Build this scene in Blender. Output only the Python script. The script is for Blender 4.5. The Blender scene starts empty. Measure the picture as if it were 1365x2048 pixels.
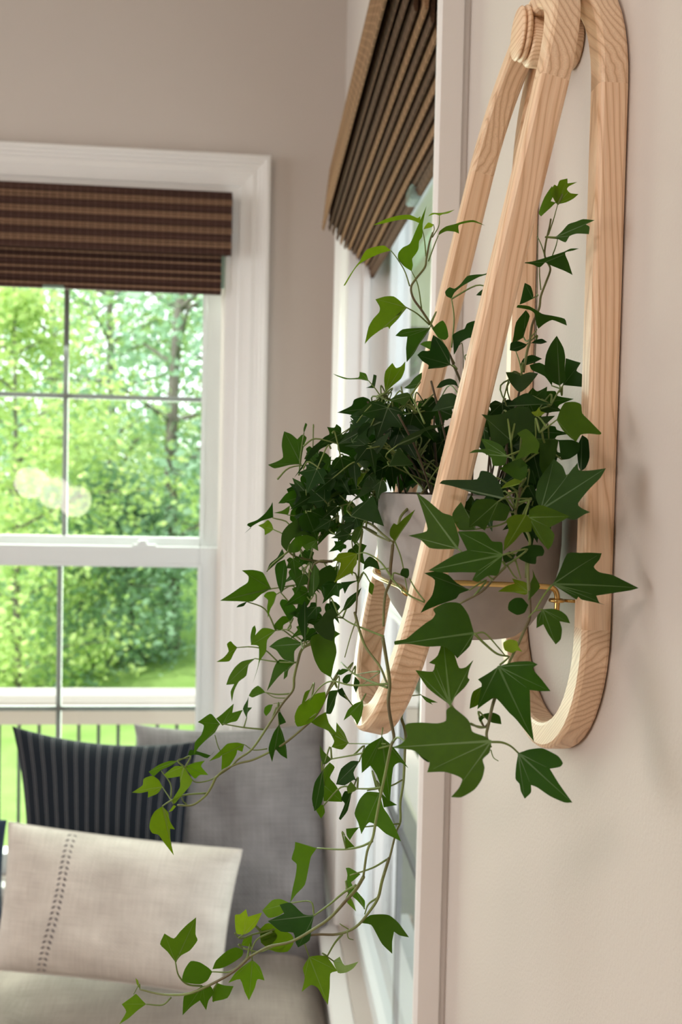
import bpy, bmesh, math, random
from mathutils import Vector, Matrix, noise
from mathutils.geometry import delaunay_2d_cdt
random.seed(7)
S = bpy.context.scene
COL = S.collection
# ------------------------------------------------------------------ camera
F, CX, CY = 1845.0, 682.5, 1024.0            # focal length and centre in pixels of the 1365x2048 frame
CAM = Vector((-0.183, 0.0, 1.45))
yaw, pitch, roll = [math.radians(a) for a in (5.27, -2.06, 1.247)]
fwd = Vector((math.sin(yaw)*math.cos(pitch), math.cos(yaw)*math.cos(pitch), math.sin(pitch)))
_r = Vector((math.cos(yaw), -math.sin(yaw), 0)); _u = _r.cross(fwd)
right = _r*math.cos(roll) + _u*math.sin(roll)
up = -_r*math.sin(roll) + _u*math.cos(roll)
cd = bpy.data.cameras.new('camera'); cam = bpy.data.objects.new('camera', cd); COL.objects.link(cam)
cam.matrix_world = Matrix(((right.x, up.x, -fwd.x, CAM.x), (right.y, up.y, -fwd.y, CAM.y), (right.z, up.z, -fwd.z, CAM.z), (0, 0, 0, 1)))
cd.sensor_fit = 'VERTICAL'; cd.sensor_height = 36.0; cd.lens = F/2048*36
cd.clip_start = 0.02; cd.clip_end = 300
cd.dof.use_dof = True; cd.dof.focus_distance = 0.50; cd.dof.aperture_fstop = 13.0
S.camera = cam
def ray(u, v):
    return (fwd + right*((u-CX)/F) - up*((v-CY)/F))
def atY(u, v, Y):
    d = ray(u, v); return CAM + d*((Y-CAM.y)/d.y)
def atX(u, v, X):
    d = ray(u, v); return CAM + d*((X-CAM.x)/d.x)
def atZ(u, v, Z):
    d = ray(u, v); return CAM + d*((Z-CAM.z)/d.z)
def pix(p):
    q = Vector(p)-CAM; w = q.dot(fwd); return CX+F*q.dot(right)/w, CY-F*q.dot(up)/w
# ------------------------------------------------------------------ world, sun, lights, exposure
W = bpy.data.worlds.new('sky'); S.world = W; W.use_nodes = True
nt = W.node_tree; bg = nt.nodes['Background']
tc = nt.nodes.new('ShaderNodeTexCoord'); sx = nt.nodes.new('ShaderNodeSeparateXYZ')
cr = nt.nodes.new('ShaderNodeValToRGB')
cr.color_ramp.elements[0].position = 0.0; cr.color_ramp.elements[0].color = (0.80, 0.86, 0.90, 1)
cr.color_ramp.elements[1].position = 0.6; cr.color_ramp.elements[1].color = (0.92, 0.96, 1.0, 1)
nt.links.new(tc.outputs['Generated'], sx.inputs[0]); nt.links.new(sx.outputs['Z'], cr.inputs[0])
nt.links.new(cr.outputs[0], bg.inputs[0]); bg.inputs[1].default_value = 3.1
sd = bpy.data.lights.new('sun', 'SUN'); sd.energy = 5.2; sd.angle = math.radians(6); sd.color = (1, 0.95, 0.86)
so = bpy.data.objects.new('sun', sd); COL.objects.link(so)
so.rotation_euler = Vector((0.30, 0.75, -0.85)).to_track_quat('-Z', 'Y').to_euler()   # high sun behind the house, onto the wood's edge
def area(name, loc, aim, sx_, sy_, power, col):
    l = bpy.data.lights.new(name, 'AREA'); l.shape = 'RECTANGLE'; l.size = sx_; l.size_y = sy_; l.energy = power; l.color = col
    o = bpy.data.objects.new(name, l); COL.objects.link(o); o.location = loc
    o.rotation_euler = (Vector(aim)-Vector(loc)).to_track_quat('-Z', 'Y').to_euler()
    return o
area('daylight_left_window', (-4.45, 0.35, 1.55), (0, 0.35, 1.45), 2.1, 1.9, 50, (0.95, 1.0, 0.98))
area('fill_ceiling_lamp', (-1.5, -1.3, 2.74), (-1.5, -1.3, 0), .5, .5, 26, (1.0, 0.85, 0.80))  # warm fill added from behind the camera, housed in an unseen fixture
area('daylight_back_window', (-0.6255, 2.26, 1.25), (-0.6, 0, 0.9), 0.7, 1.3, 25, (0.88, 1.0, 0.84))
S.view_settings.view_transform = 'Standard'; S.view_settings.look = 'None'
S.view_settings.exposure = 0.0; S.view_settings.gamma = 1.0; S.view_settings.use_curve_mapping = False
S.cycles.use_denoising = True
S.cycles.max_bounces = 10; S.cycles.transparent_max_bounces = 24
S.cycles.sample_clamp_indirect = 6.0

# ------------------------------------------------------------------ helpers
def link(o, parent=None):
    COL.objects.link(o)
    if parent is not None: o.parent = parent
    return o
def put(name, verts, faces, mat, parent=None, smooth=False, mats=None, fm=None, uvs=None):
    """world-space mesh -> one object; parents sit anywhere, so vertices are moved into the parent's frame"""
    me = bpy.data.meshes.new(name)
    off = parent_off(parent)
    me.from_pydata([tuple(Vector(v)-off) for v in verts], [], faces)
    for m in (mats or [mat]): me.materials.append(m)
    if fm: me.polygons.foreach_set('material_index', fm)
    if smooth: me.polygons.foreach_set('use_smooth', [True]*len(me.polygons))
    if uvs:
        l = me.uv_layers.new(name='UVMap')
        for lp in me.loops: l.data[lp.index].uv = uvs[lp.vertex_index]
    me.update()
    return link(bpy.data.objects.new(name, me), parent)
def parent_off(p):
    o = Vector((0, 0, 0))
    while p is not None: o += p.location; p = p.parent
    return o
def tag(o, label=None, cat=None, group=None, kind=None):
    if label: o['label'] = label
    if cat: o['category'] = cat
    if group: o['group'] = group
    if kind: o['kind'] = kind
    return o
def empty(name, loc, label=None, cat=None, group=None, kind=None):
    o = bpy.data.objects.new(name, None); o.location = loc; o.empty_display_size = 0.02
    link(o); return tag(o, label, cat, group, kind)
class MB:
    def __init__(s): s.v = []; s.f = []; s.m = []
    def add(s, v, f, m=0):
        b = len(s.v); s.v += [Vector(p) for p in v]; s.f += [tuple(b+i for i in q) for q in f]; s.m += [m]*len(f)
    def box(s, a, b, m=0, T=None):
        (x0, y0, z0), (x1, y1, z1) = a, b
        v = [Vector(p) for p in ((x0,y0,z0),(x1,y0,z0),(x1,y1,z0),(x0,y1,z0),(x0,y0,z1),(x1,y0,z1),(x1,y1,z1),(x0,y1,z1))]
        if T: v = [T(p) for p in v]
        s.add(v, [(0,3,2,1),(4,5,6,7),(0,1,5,4),(1,2,6,5),(2,3,7,6),(3,0,4,7)], m)
    def tube(s, pts, r, n=8, m=0, cap=True):
        pts = [Vector(p) for p in pts]; rs = r if isinstance(r, (list, tuple)) else [r]*len(pts)
        rings = []; N = None
        for i, p in enumerate(pts):
            t = (pts[min(i+1, len(pts)-1)]-pts[max(i-1, 0)]).normalized()
            if N is None:
                N = t.orthogonal().normalized()
            else:
                N = (N - t*N.dot(t))
                N = N.normalized() if N.length > 1e-6 else t.orthogonal().normalized()
            Bn = t.cross(N)
            rings.append([p+(N*math.cos(2*math.pi*k/n)+Bn*math.sin(2*math.pi*k/n))*rs[i] for k in range(n)])
        v = [q for rg in rings for q in rg]; f = []
        for i in range(len(pts)-1):
            for k in range(n):
                a = i*n+k; b = i*n+(k+1) % n
                f.append((a, b, b+n, a+n))
        if cap:
            f.append(tuple(reversed(range(n)))); f.append(tuple(range((len(pts)-1)*n, len(pts)*n)))
        s.add(v, f, m)
    def prism(s, prof, fn, t0, t1, m=0, cap=True):
        """closed 2-D profile swept from t0 to t1 by fn(profile point, t)"""
        n = len(prof)
        v = [fn(p, t0) for p in prof]+[fn(p, t1) for p in prof]
        f = [(i, (i+1) % n, n+(i+1) % n, n+i) for i in range(n)]
        if cap: f += [tuple(reversed(range(n))), tuple(range(n, 2*n))]
        s.add(v, f, m)
    def lathe(s, prof, c, n=32, m=0):
        c = Vector(c); v = []; f = []
        for r, z in prof:
            for k in range(n):
                a = 2*math.pi*k/n; v.append(c+Vector((r*math.cos(a), r*math.sin(a), z)))
        for i in range(len(prof)-1):
            for k in range(n):
                a = i*n+k; b = i*n+(k+1) % n; f.append((a, b, b+n, a+n))
        s.add(v, f, m)
    def out(s, name, mat, parent=None, smooth=False, mats=None, bevel=0, fix=True):
        me = bpy.data.meshes.new(name); off = parent_off(parent)
        me.from_pydata([tuple(p-off) for p in s.v], [], s.f)
        for m in (mats or [mat]): me.materials.append(m)
        me.polygons.foreach_set('material_index', s.m)
        if fix or bevel:
            bm = bmesh.new(); bm.from_mesh(me)
            if fix: bmesh.ops.recalc_face_normals(bm, faces=bm.faces)
            if bevel:
                bmesh.ops.bevel(bm, geom=[e for e in bm.edges if len(e.link_faces) == 2 and e.calc_face_angle() > 0.6], offset=bevel, segments=2, affect='EDGES')
            bm.to_mesh(me); bm.free()
        if smooth: me.polygons.foreach_set('use_smooth', [True]*len(me.polygons))
        me.update()
        return link(bpy.data.objects.new(name, me), parent)
def catmull(pts, n=6):
    pts = [Vector(p) for p in pts]
    if len(pts) < 3: return [pts[0].lerp(pts[-1], i/n) for i in range(n+1)]
    P = [pts[0]*2-pts[1]]+pts+[pts[-1]*2-pts[-2]]; o = []
    for i in range(1, len(P)-2):
        a, b, c, d = P[i-1:i+3]
        for k in range(n):
            t = k/n
            o.append(0.5*((2*b)+(c-a)*t+(2*a-5*b+4*c-d)*t*t+(3*b-a-3*c+d)*t**3))
    o.append(pts[-1]); return o

# ------------------------------------------------------------------ materials
def mat(name, col=(.8, .8, .8), rough=.5, metal=0, spec=None):
    m = bpy.data.materials.new(name); m.use_nodes = True
    b = m.node_tree.nodes['Principled BSDF']
    b.inputs['Base Color'].default_value = (*col, 1); b.inputs['Roughness'].default_value = rough; b.inputs['Metallic'].default_value = metal
    if spec is not None: b.inputs['Specular IOR Level'].default_value = spec
    return m
class NG:
    def __init__(s, m): s.m = m; s.t = m.node_tree; s.b = s.t.nodes.get('Principled BSDF')
    def n(s, t, **k):
        x = s.t.nodes.new('ShaderNode'+t)
        for a, v in k.items(): setattr(x, a, v)
        return x
    def l(s, a, b): s.t.links.new(a, b)
    def math(s, op, a, b=None, c=None):
        x = s.n('Math', operation=op)
        for i, v in enumerate((a, b, c)):
            if v is None: continue
            if isinstance(v, (int, float)): x.inputs[i].default_value = v
            else: s.l(v, x.inputs[i])
        return x.outputs[0]
    def noise(s, vec, scale, detail=3, rough=.5, sc=None):
        if sc is not None:
            mp = s.n('Mapping'); mp.inputs['Scale'].default_value = sc; s.l(vec, mp.inputs[0]); vec = mp.outputs[0]
        x = s.n('TexNoise'); x.inputs['Scale'].default_value = scale; x.inputs['Detail'].default_value = detail; x.inputs['Roughness'].default_value = rough
        s.l(vec, x.inputs['Vector']); return x.outputs['Fac']
    def ramp(s, fac, stops, interp='LINEAR'):
        x = s.n('ValToRGB'); e = x.color_ramp.elements; x.color_ramp.interpolation = interp
        while len(e) < len(stops): e.new(0.5)
        for i, (p, c) in enumerate(stops): e[i].position = p; e[i].color = (*c, 1)
        s.l(fac, x.inputs[0]); return x.outputs[0]
    def mix(s, fac, a, b, blend='MIX'):
        x = s.n('Mix', data_type='RGBA', blend_type=blend)
        for i, v in ((0, fac), (6, a), (7, b)):
            if isinstance(v, (int, float)): x.inputs[i].default_value = v
            elif isinstance(v, tuple): x.inputs[i].default_value = (*v, 1)
            else: s.l(v, x.inputs[i])
        return x.outputs[2]
    def bump(s, h, strength, dist=.001):
        x = s.n('Bump'); x.inputs['Strength'].default_value = strength; x.inputs['Distance'].default_value = dist
        s.l(h, x.inputs['Height']); s.l(x.outputs[0], s.b.inputs['Normal'])
    def color(s, c): s.l(c, s.b.inputs['Base Color'])
    def obj(s): return s.n('TexCoord').outputs['Object']
    def uv(s): return s.n('TexCoord').outputs['UV']
    def geo(s): return s.n('NewGeometry').outputs['Position']
def paint(name, col, rough=.6, bumpy=.25):
    m = mat(name, col, rough); g = NG(m); p = g.geo()
    g.color(g.mix(g.math('MULTIPLY', g.noise(p, 9, 4), .25), col, tuple(c*.90 for c in col)))
    g.bump(g.noise(p, 420, 2), bumpy, .0006); return m
M = {}
M['wall'] = paint('wall_paint', (0.58, 0.51, 0.465), .7, .35)
M['ceiling'] = paint('ceiling_paint', (0.82, 0.80, 0.77), .8, .2)
M['trim'] = paint('white_trim_paint', (0.80, 0.765, 0.745), .38, .06)
M['vinyl'] = mat('white_vinyl', (0.68, 0.69, 0.69), .35)
M['muntin'] = mat('backlit_shade_muntin', (0.20, 0.20, 0.20), .4)  # off-white bars darkened: their backlit shade is put into the colour
m = M['floor'] = mat('oak_floor', (0.35, 0.22, 0.13), .4); g = NG(m); g.color(g.ramp(g.noise(g.geo(), 3, 5, .6, (12, 1, 1)), [(.3, (.24, .14, .08)), (.7, (.40, .26, .15))]))
# glass: clear sheet with fresnel reflection, no caustics needed
m = M['glass'] = bpy.data.materials.new('window_glass'); m.use_nodes = True; g = NG(m); t = g.t
t.nodes.clear(); o = g.n('OutputMaterial'); mx = g.n('MixShader'); tr = g.n('BsdfTransparent'); gl = g.n('BsdfGlossy'); fr = g.n('Fresnel')
tr.inputs[0].default_value = (.95, .98, .96, 1); gl.inputs['Roughness'].default_value = 0.0; fr.inputs['IOR'].default_value = 1.5
g.l(fr.outputs[0], mx.inputs[0]); g.l(tr.outputs[0], mx.inputs[1]); g.l(gl.outputs[0], mx.inputs[2]); g.l(mx.outputs[0], o.inputs[0])
# ash wood; 'grain' attribute = (across, across, along) in metres
def wood(name, light, mid, dark, ring=620.0, tilt=0.02):
    m = mat(name, mid, .42); g = NG(m)
    at = g.n('Attribute', attribute_name='grain'); oi = g.n('ObjectInfo')
    ad = g.n('VectorMath', operation='ADD'); sc = g.n('VectorMath', operation='SCALE')
    cmb = g.n('CombineXYZ'); g.l(oi.outputs['Random'], cmb.inputs[0]); g.l(oi.outputs['Random'], cmb.inputs[1]); g.l(oi.outputs['Random'], cmb.inputs[2])
    g.l(cmb.outputs[0], sc.inputs[0]); sc.inputs['Scale'].default_value = 3.7
    g.l(at.outputs['Vector'], ad.inputs[0]); g.l(sc.outputs[0], ad.inputs[1]); P = ad.outputs[0]
    sp = g.n('SeparateXYZ'); g.l(at.outputs['Vector'], sp.inputs[0])
    wob = g.noise(P, 1, 2, .4, (38, 38, 7))
    wob2 = g.noise(P, 1, 2, .5, (160, 160, 14))
    a = g.math('ADD', sp.outputs[0], g.math('MULTIPLY', g.math('SUBTRACT', wob, .5), .022))
    b = g.math('ADD', sp.outputs[1], g.math('ADD', g.math('MULTIPLY', sp.outputs[2], tilt), .013))
    r = g.math('SQRT', g.math('ADD', g.math('MULTIPLY', a, a), g.math('MULTIPLY', b, b)))
    ph = g.math('ADD', g.math('MULTIPLY', r, ring), g.math('MULTIPLY', wob2, 1.2))
    fr_ = g.math('FRACT', ph)
    c = g.ramp(fr_, [(0.0, dark), (0.14, mid), (0.55, light), (0.86, mid), (1.0, dark)])
    fine = g.noise(P, 1, 3, .6, (2600, 2600, 55))
    c = g.mix(g.math('MULTIPLY', g.math('SUBTRACT', fine, .45), 1.6), c, tuple(x*.74 for x in mid))
    c = g.mix(g.math('MULTIPLY', oi.outputs['Random'], .22), c, tuple(x*.80 for x in mid))
    g.color(c); g.bump(fine, .12, .0004); return m
M['ash'] = wood('ash_wood', (0.90, 0.66, 0.46), (0.83, 0.565, 0.365), (0.63, 0.38, 0.215), 300.0)
M['ash_end'] = wood('ash_wood_crossgrain', (0.88, 0.66, 0.46), (0.78, 0.53, 0.34), (0.57, 0.35, 0.20), 520.0, 0.0)
m = M['concrete'] = mat('grey_concrete', (0.36, 0.325, 0.31), .75); g = NG(m); p = g.obj()
g.color(g.ramp(g.noise(p, 22, 5, .6), [(.3, (.30, .27, .255)), (.7, (.42, .385, .365))])); g.bump(g.noise(p, 300, 3), .2, .0005)
M['brass'] = mat('polished_brass', (0.62, 0.42, 0.16), .25, 1.0)
m = M['soil'] = mat('dark_soil', (.02, .014, .010), .95); g = NG(m); g.bump(g.noise(g.obj(), 160, 4), 1.0, .004)
def woven(name, a, b, axis, stitch):
    """woven reed cloth: fine stripes along the reeds, stitched threads across them"""
    m = mat(name, a, .75, spec=.12); g = NG(m); p = g.geo()
    sc = (2, 900, 900) if axis == 'x' else (900, 2, 900)
    c = g.ramp(g.noise(p, 1, 3, .6, sc), [(.32, b), (.50, a), (.72, tuple(x*1.7 for x in a))])
    sp = g.n('SeparateXYZ'); g.l(p, sp.inputs[0]); ax = sp.outputs[0 if axis == 'x' else 1]
    w = g.math('ABSOLUTE', g.math('SUBTRACT', g.math('FRACT', g.math('MULTIPLY', ax, stitch)), .5))
    th = g.math('LESS_THAN', w, .07)
    g.color(g.mix(g.math('MULTIPLY', th, .45), c, tuple(min(1, x*2.0+.02) for x in a)))
    g.bump(g.math('ADD', g.noise(p, 1, 2, .5, sc), g.math('MULTIPLY', th, .7)), .6, .0012); return m
M['slat_dark'] = woven('dark_reed', (.055, .026, .019), (.026, .013, .010), 'x', 62)
M['reed_light'] = woven('light_reed', (.24, .14, .086), (.095, .050, .032), 'x', 62)
M['fold_reed'] = woven('woven_shade_cloth', (.20, .108, .056), (.085, .040, .022), 'y', 48)
M['fold_dark'] = woven('woven_shade_cloth_dark', (.085, .044, .025), (.032, .016, .010), 'y', 48)
M['hem'] = mat('shade_lining_edge', (.16, .22, .17), .7)
m = M['clip'] = mat('clear_plastic', (.62, .80, .72), .15); NG(m).b.inputs['Transmission Weight'].default_value = .7
m = M['greenbar'] = mat('pale_green_plastic', (.28, .46, .30), .3)
def linen(name, col, dark, fine=900, streak=.5, rough=.9):
    m = mat(name, col, rough, spec=.2); g = NG(m); u = g.uv()
    a = g.noise(u, 1, 3, .6, (fine*.04, fine, 1)); b = g.noise(u, 1, 3, .6, (fine, fine*.04, 1))
    big = g.noise(u, 5, 3)
    f = g.math('ADD', g.math('MULTIPLY', g.math('ADD', a, b), .5*streak), g.math('MULTIPLY', big, 1-streak))
    c = g.ramp(f, [(.32, dark), (.66, col)]); g.color(c)
    sp = g.n('SeparateXYZ'); g.l(u, sp.inputs[0])
    wv = g.math('MULTIPLY', g.math('SINE', g.math('MULTIPLY', sp.outputs[0], fine*2.2)), g.math('SINE', g.math('MULTIPLY', sp.outputs[1], fine*2.2)))
    g.bump(g.math('ADD', g.math('MULTIPLY', wv, .4), g.math('ADD', a, b)), .35, .0012)
    return m
M['linen_light'] = linen('oatmeal_linen', (.70, .635, .575), (.44, .385, .345), 120)
M['linen_grey'] = linen('grey_linen', (.27, .25, .25), (.13, .118, .118), 120)
M['linen_pad'] = linen('greige_seat_linen', (.44, .375, .33), (.22, .185, .16), 260)
M['navy'] = linen('navy_cloth', (.03, .045, .085), (.02, .03, .06), 300)
m = M['stripe'] = mat('black_striped_cloth', (.012, .016, .024), .85, spec=.2); g = NG(m); u = g.uv(); sp = g.n('SeparateXYZ'); g.l(u, sp.inputs[0])
fr_ = g.math('FRACT', g.math('MULTIPLY', sp.outputs[0], 16.0))
l1 = g.math('LESS_THAN', g.math('ABSOLUTE', g.math('SUBTRACT', fr_, .40)), .028); l2 = g.math('LESS_THAN', g.math('ABSOLUTE', g.math('SUBTRACT', fr_, .60)), .028)
g.color(g.mix(g.math('MULTIPLY', g.math('ADD', l1, l2), .5), (.007, .010, .016), (.26, .25, .26))); g.bump(g.noise(u, 1, 2, .5, (500, 500, 1)), .3, .001)
M['thread'] = mat('dark_embroidery_thread', (.075, .06, .075), .8)
M['seam'] = mat('linen_piping', (.60, .54, .49), .9)
M['globe'] = bpy.data.materials.new('lit_opal_globe'); M['globe'].use_nodes = True
b = M['globe'].node_tree.nodes['Principled BSDF']; b.inputs['Emission Color'].default_value = (1, .88, .76, 1); b.inputs['Emission Strength'].default_value = 16
M['diffuser'] = mat('lit_diffuser', (.8, .8, .8), .5); M['diffuser'].node_tree.nodes['Principled BSDF'].inputs['Emission Color'].default_value = (1, .88, .8, 1); M['diffuser'].node_tree.nodes['Principled BSDF'].inputs['Emission Strength'].default_value = 3
M['nickel'] = mat('brushed_nickel', (.5, .5, .5), .3, 1)
# leaves: the object's own colour, lighter veins, thin translucent blade
m = M['leaf'] = mat('ivy_leaf', (.03, .10, .02), .48); g = NG(m); oi = g.n('ObjectInfo'); p = g.obj()
c = g.mix(g.math('MULTIPLY', g.math('ADD', g.noise(p, 60, 2, .5), g.noise(p, 240, 4, .65)), .42), oi.outputs['Color'], (.004, .022, .004))
g.color(c); g.bump(g.noise(p, 260, 3), .25, .0008); g.b.inputs['Specular IOR Level'].default_value = .15
tl = g.n('BsdfTranslucent'); g.l(g.mix(1.0, oi.outputs['Color'], (1.8, 1.9, .4), 'MULTIPLY'), tl.inputs['Color'])
ms = g.n('MixShader'); ms.inputs[0].default_value = .34; o = g.t.nodes['Material Output']
g.l(g.b.outputs[0], ms.inputs[1]); g.l(tl.outputs[0], ms.inputs[2]); g.l(ms.outputs[0], o.inputs[0])
m = M['vein'] = mat('ivy_vein', (.12, .24, .06), .5); g = NG(m); oi = g.n('ObjectInfo')
g.color(g.mix(.12, oi.outputs['Color'], (.18, .32, .06)))
m = M['vine'] = mat('ivy_stem', (.15, .16, .05), .55); g = NG(m)
g.color(g.ramp(g.noise(g.geo(), 30, 3), [(.35, (.10, .075, .03)), (.6, (.17, .22, .06))]))
M['petiole'] = mat('ivy_leaf_stalk', (.13, .19, .04), .5)
M['woody'] = mat('woody_ivy_stem', (.07, .05, .025), .7)
# outdoors
def foliage(name, a, b):
    m = mat(name, a, .6, spec=.2); g = NG(m)
    oi = g.n('Attribute', attribute_name='tint')
    c = g.ramp(oi.outputs['Fac'], [(0, b), (1, a)]); g.color(c)
    tl = g.n('BsdfTranslucent'); g.l(g.mix(1.0, c, (1.2, 1.25, .9), 'MULTIPLY'), tl.inputs['Color'])
    ms = g.n('MixShader'); ms.inputs[0].default_value = .40; o = g.t.nodes['Material Output']
    g.l(g.b.outputs[0], ms.inputs[1]); g.l(tl.outputs[0], ms.inputs[2]); g.l(ms.outputs[0], o.inputs[0]); return m
M['fol1'] = foliage('bright_tree_foliage', (.60, .72, .36), (.30, .46, .24))
M['fol2'] = foliage('blue_green_tree_foliage', (.44, .62, .46), (.24, .40, .30))
M['fol3'] = foliage('yellow_green_shrub_foliage', (.66, .76, .34), (.32, .48, .18))
M['fol4'] = foliage('dark_evergreen_foliage', (.10, .20, .07), (.03, .08, .025))
M['bark'] = mat('tree_bark', (.16, .145, .125), .9)
m = M['lawn'] = mat('mown_grass', (.25, .5, .06), .9, spec=.1); g = NG(m); p = g.geo()
g.color(g.ramp(g.noise(p, 1.3, 5, .65), [(.3, (.27, .46, .12)), (.7, (.42, .62, .20))])); g.bump(g.noise(p, 60, 3), .8, .05)
M['deck'] = mat('painted_deck_wood', (.50, .42, .35), .6)
M['deckcap'] = mat('pale_deck_cap', (.74, .68, .62), .6)
M['baluster'] = mat('dark_metal_baluster', (.06, .07, .06), .5)
M['lilac'] = mat('pane_tone_lilac_grey', (.26, .235, .25), .7)
M['siding'] = mat('house_siding', (.6, .58, .55), .7)

# ------------------------------------------------------------------ room shell
BY, RX, ZC = 2.10, 0.0, 2.85                 # back wall plane, right wall plane, ceiling
LX, RY = -4.6, -3.5                          # left wall, rear wall
T = .118
def wall_with_hole(name, axis, plane, a0, a1, z0, z1, hole, m):
    """axis 'y': wall at y=plane spanning x a0..a1, thickness outward; holes list of (a0,a1,z0,z1)"""
    mb = MB()
    def bx(p0, p1, q0, q1):
        if p1-p0 < 1e-4 or q1-q0 < 1e-4: return
        if axis == 'y': mb.box((p0, min(plane), q0), (p1, max(plane), q1))
        else: mb.box((min(plane), p0, q0), (max(plane), p1, q1))
    hs = sorted(hole); cur = a0
    for (h0, h1, k0, k1) in hs:
        bx(cur, h0, z0, z1); bx(h0, h1, z0, k0); bx(h0, h1, k1, z1); cur = h1
    bx(cur, a1, z0, z1)
    return tag(mb.out(name, m), kind='structure')
WB = dict(c=-0.6255, h=.378, z0=.535, z1=2.07)      # back window opening
WR = dict(c=1.385, h=.478, z0=.535, z1=2.07)        # right window opening
wall_with_hole('wall_back', 'y', (BY, BY+T), LX-T, RX+T, 0, ZC, [(WB['c']-WB['h'], WB['c']+WB['h'], WB['z0'], WB['z1'])], M['wall'])
wall_with_hole('wall_right', 'x', (RX, RX+T), RY-T, BY, 0, ZC, [(WR['c']-WR['h'], WR['c']+WR['h'], WR['z0'], WR['z1'])], M['wall'])
wall_with_hole('wall_left', 'x', (LX-T, LX), RY-T, BY, 0, ZC, [(-0.75, 1.45, .55, 2.55)], M['wall'])
wall_with_hole('wall_rear', 'y', (RY-T, RY), LX, RX, 0, ZC, [], M['wall'])
mb = MB(); mb.box((LX-T, RY-T, ZC), (RX+T, BY+T, ZC+.2)); tag(mb.out('ceiling', M['ceiling']), kind='structure')
mb = MB(); mb.box((LX-T, RY-T, -.2), (RX+T, BY+T, 0)); tag(mb.out('floor', M['floor']), kind='structure')

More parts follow.
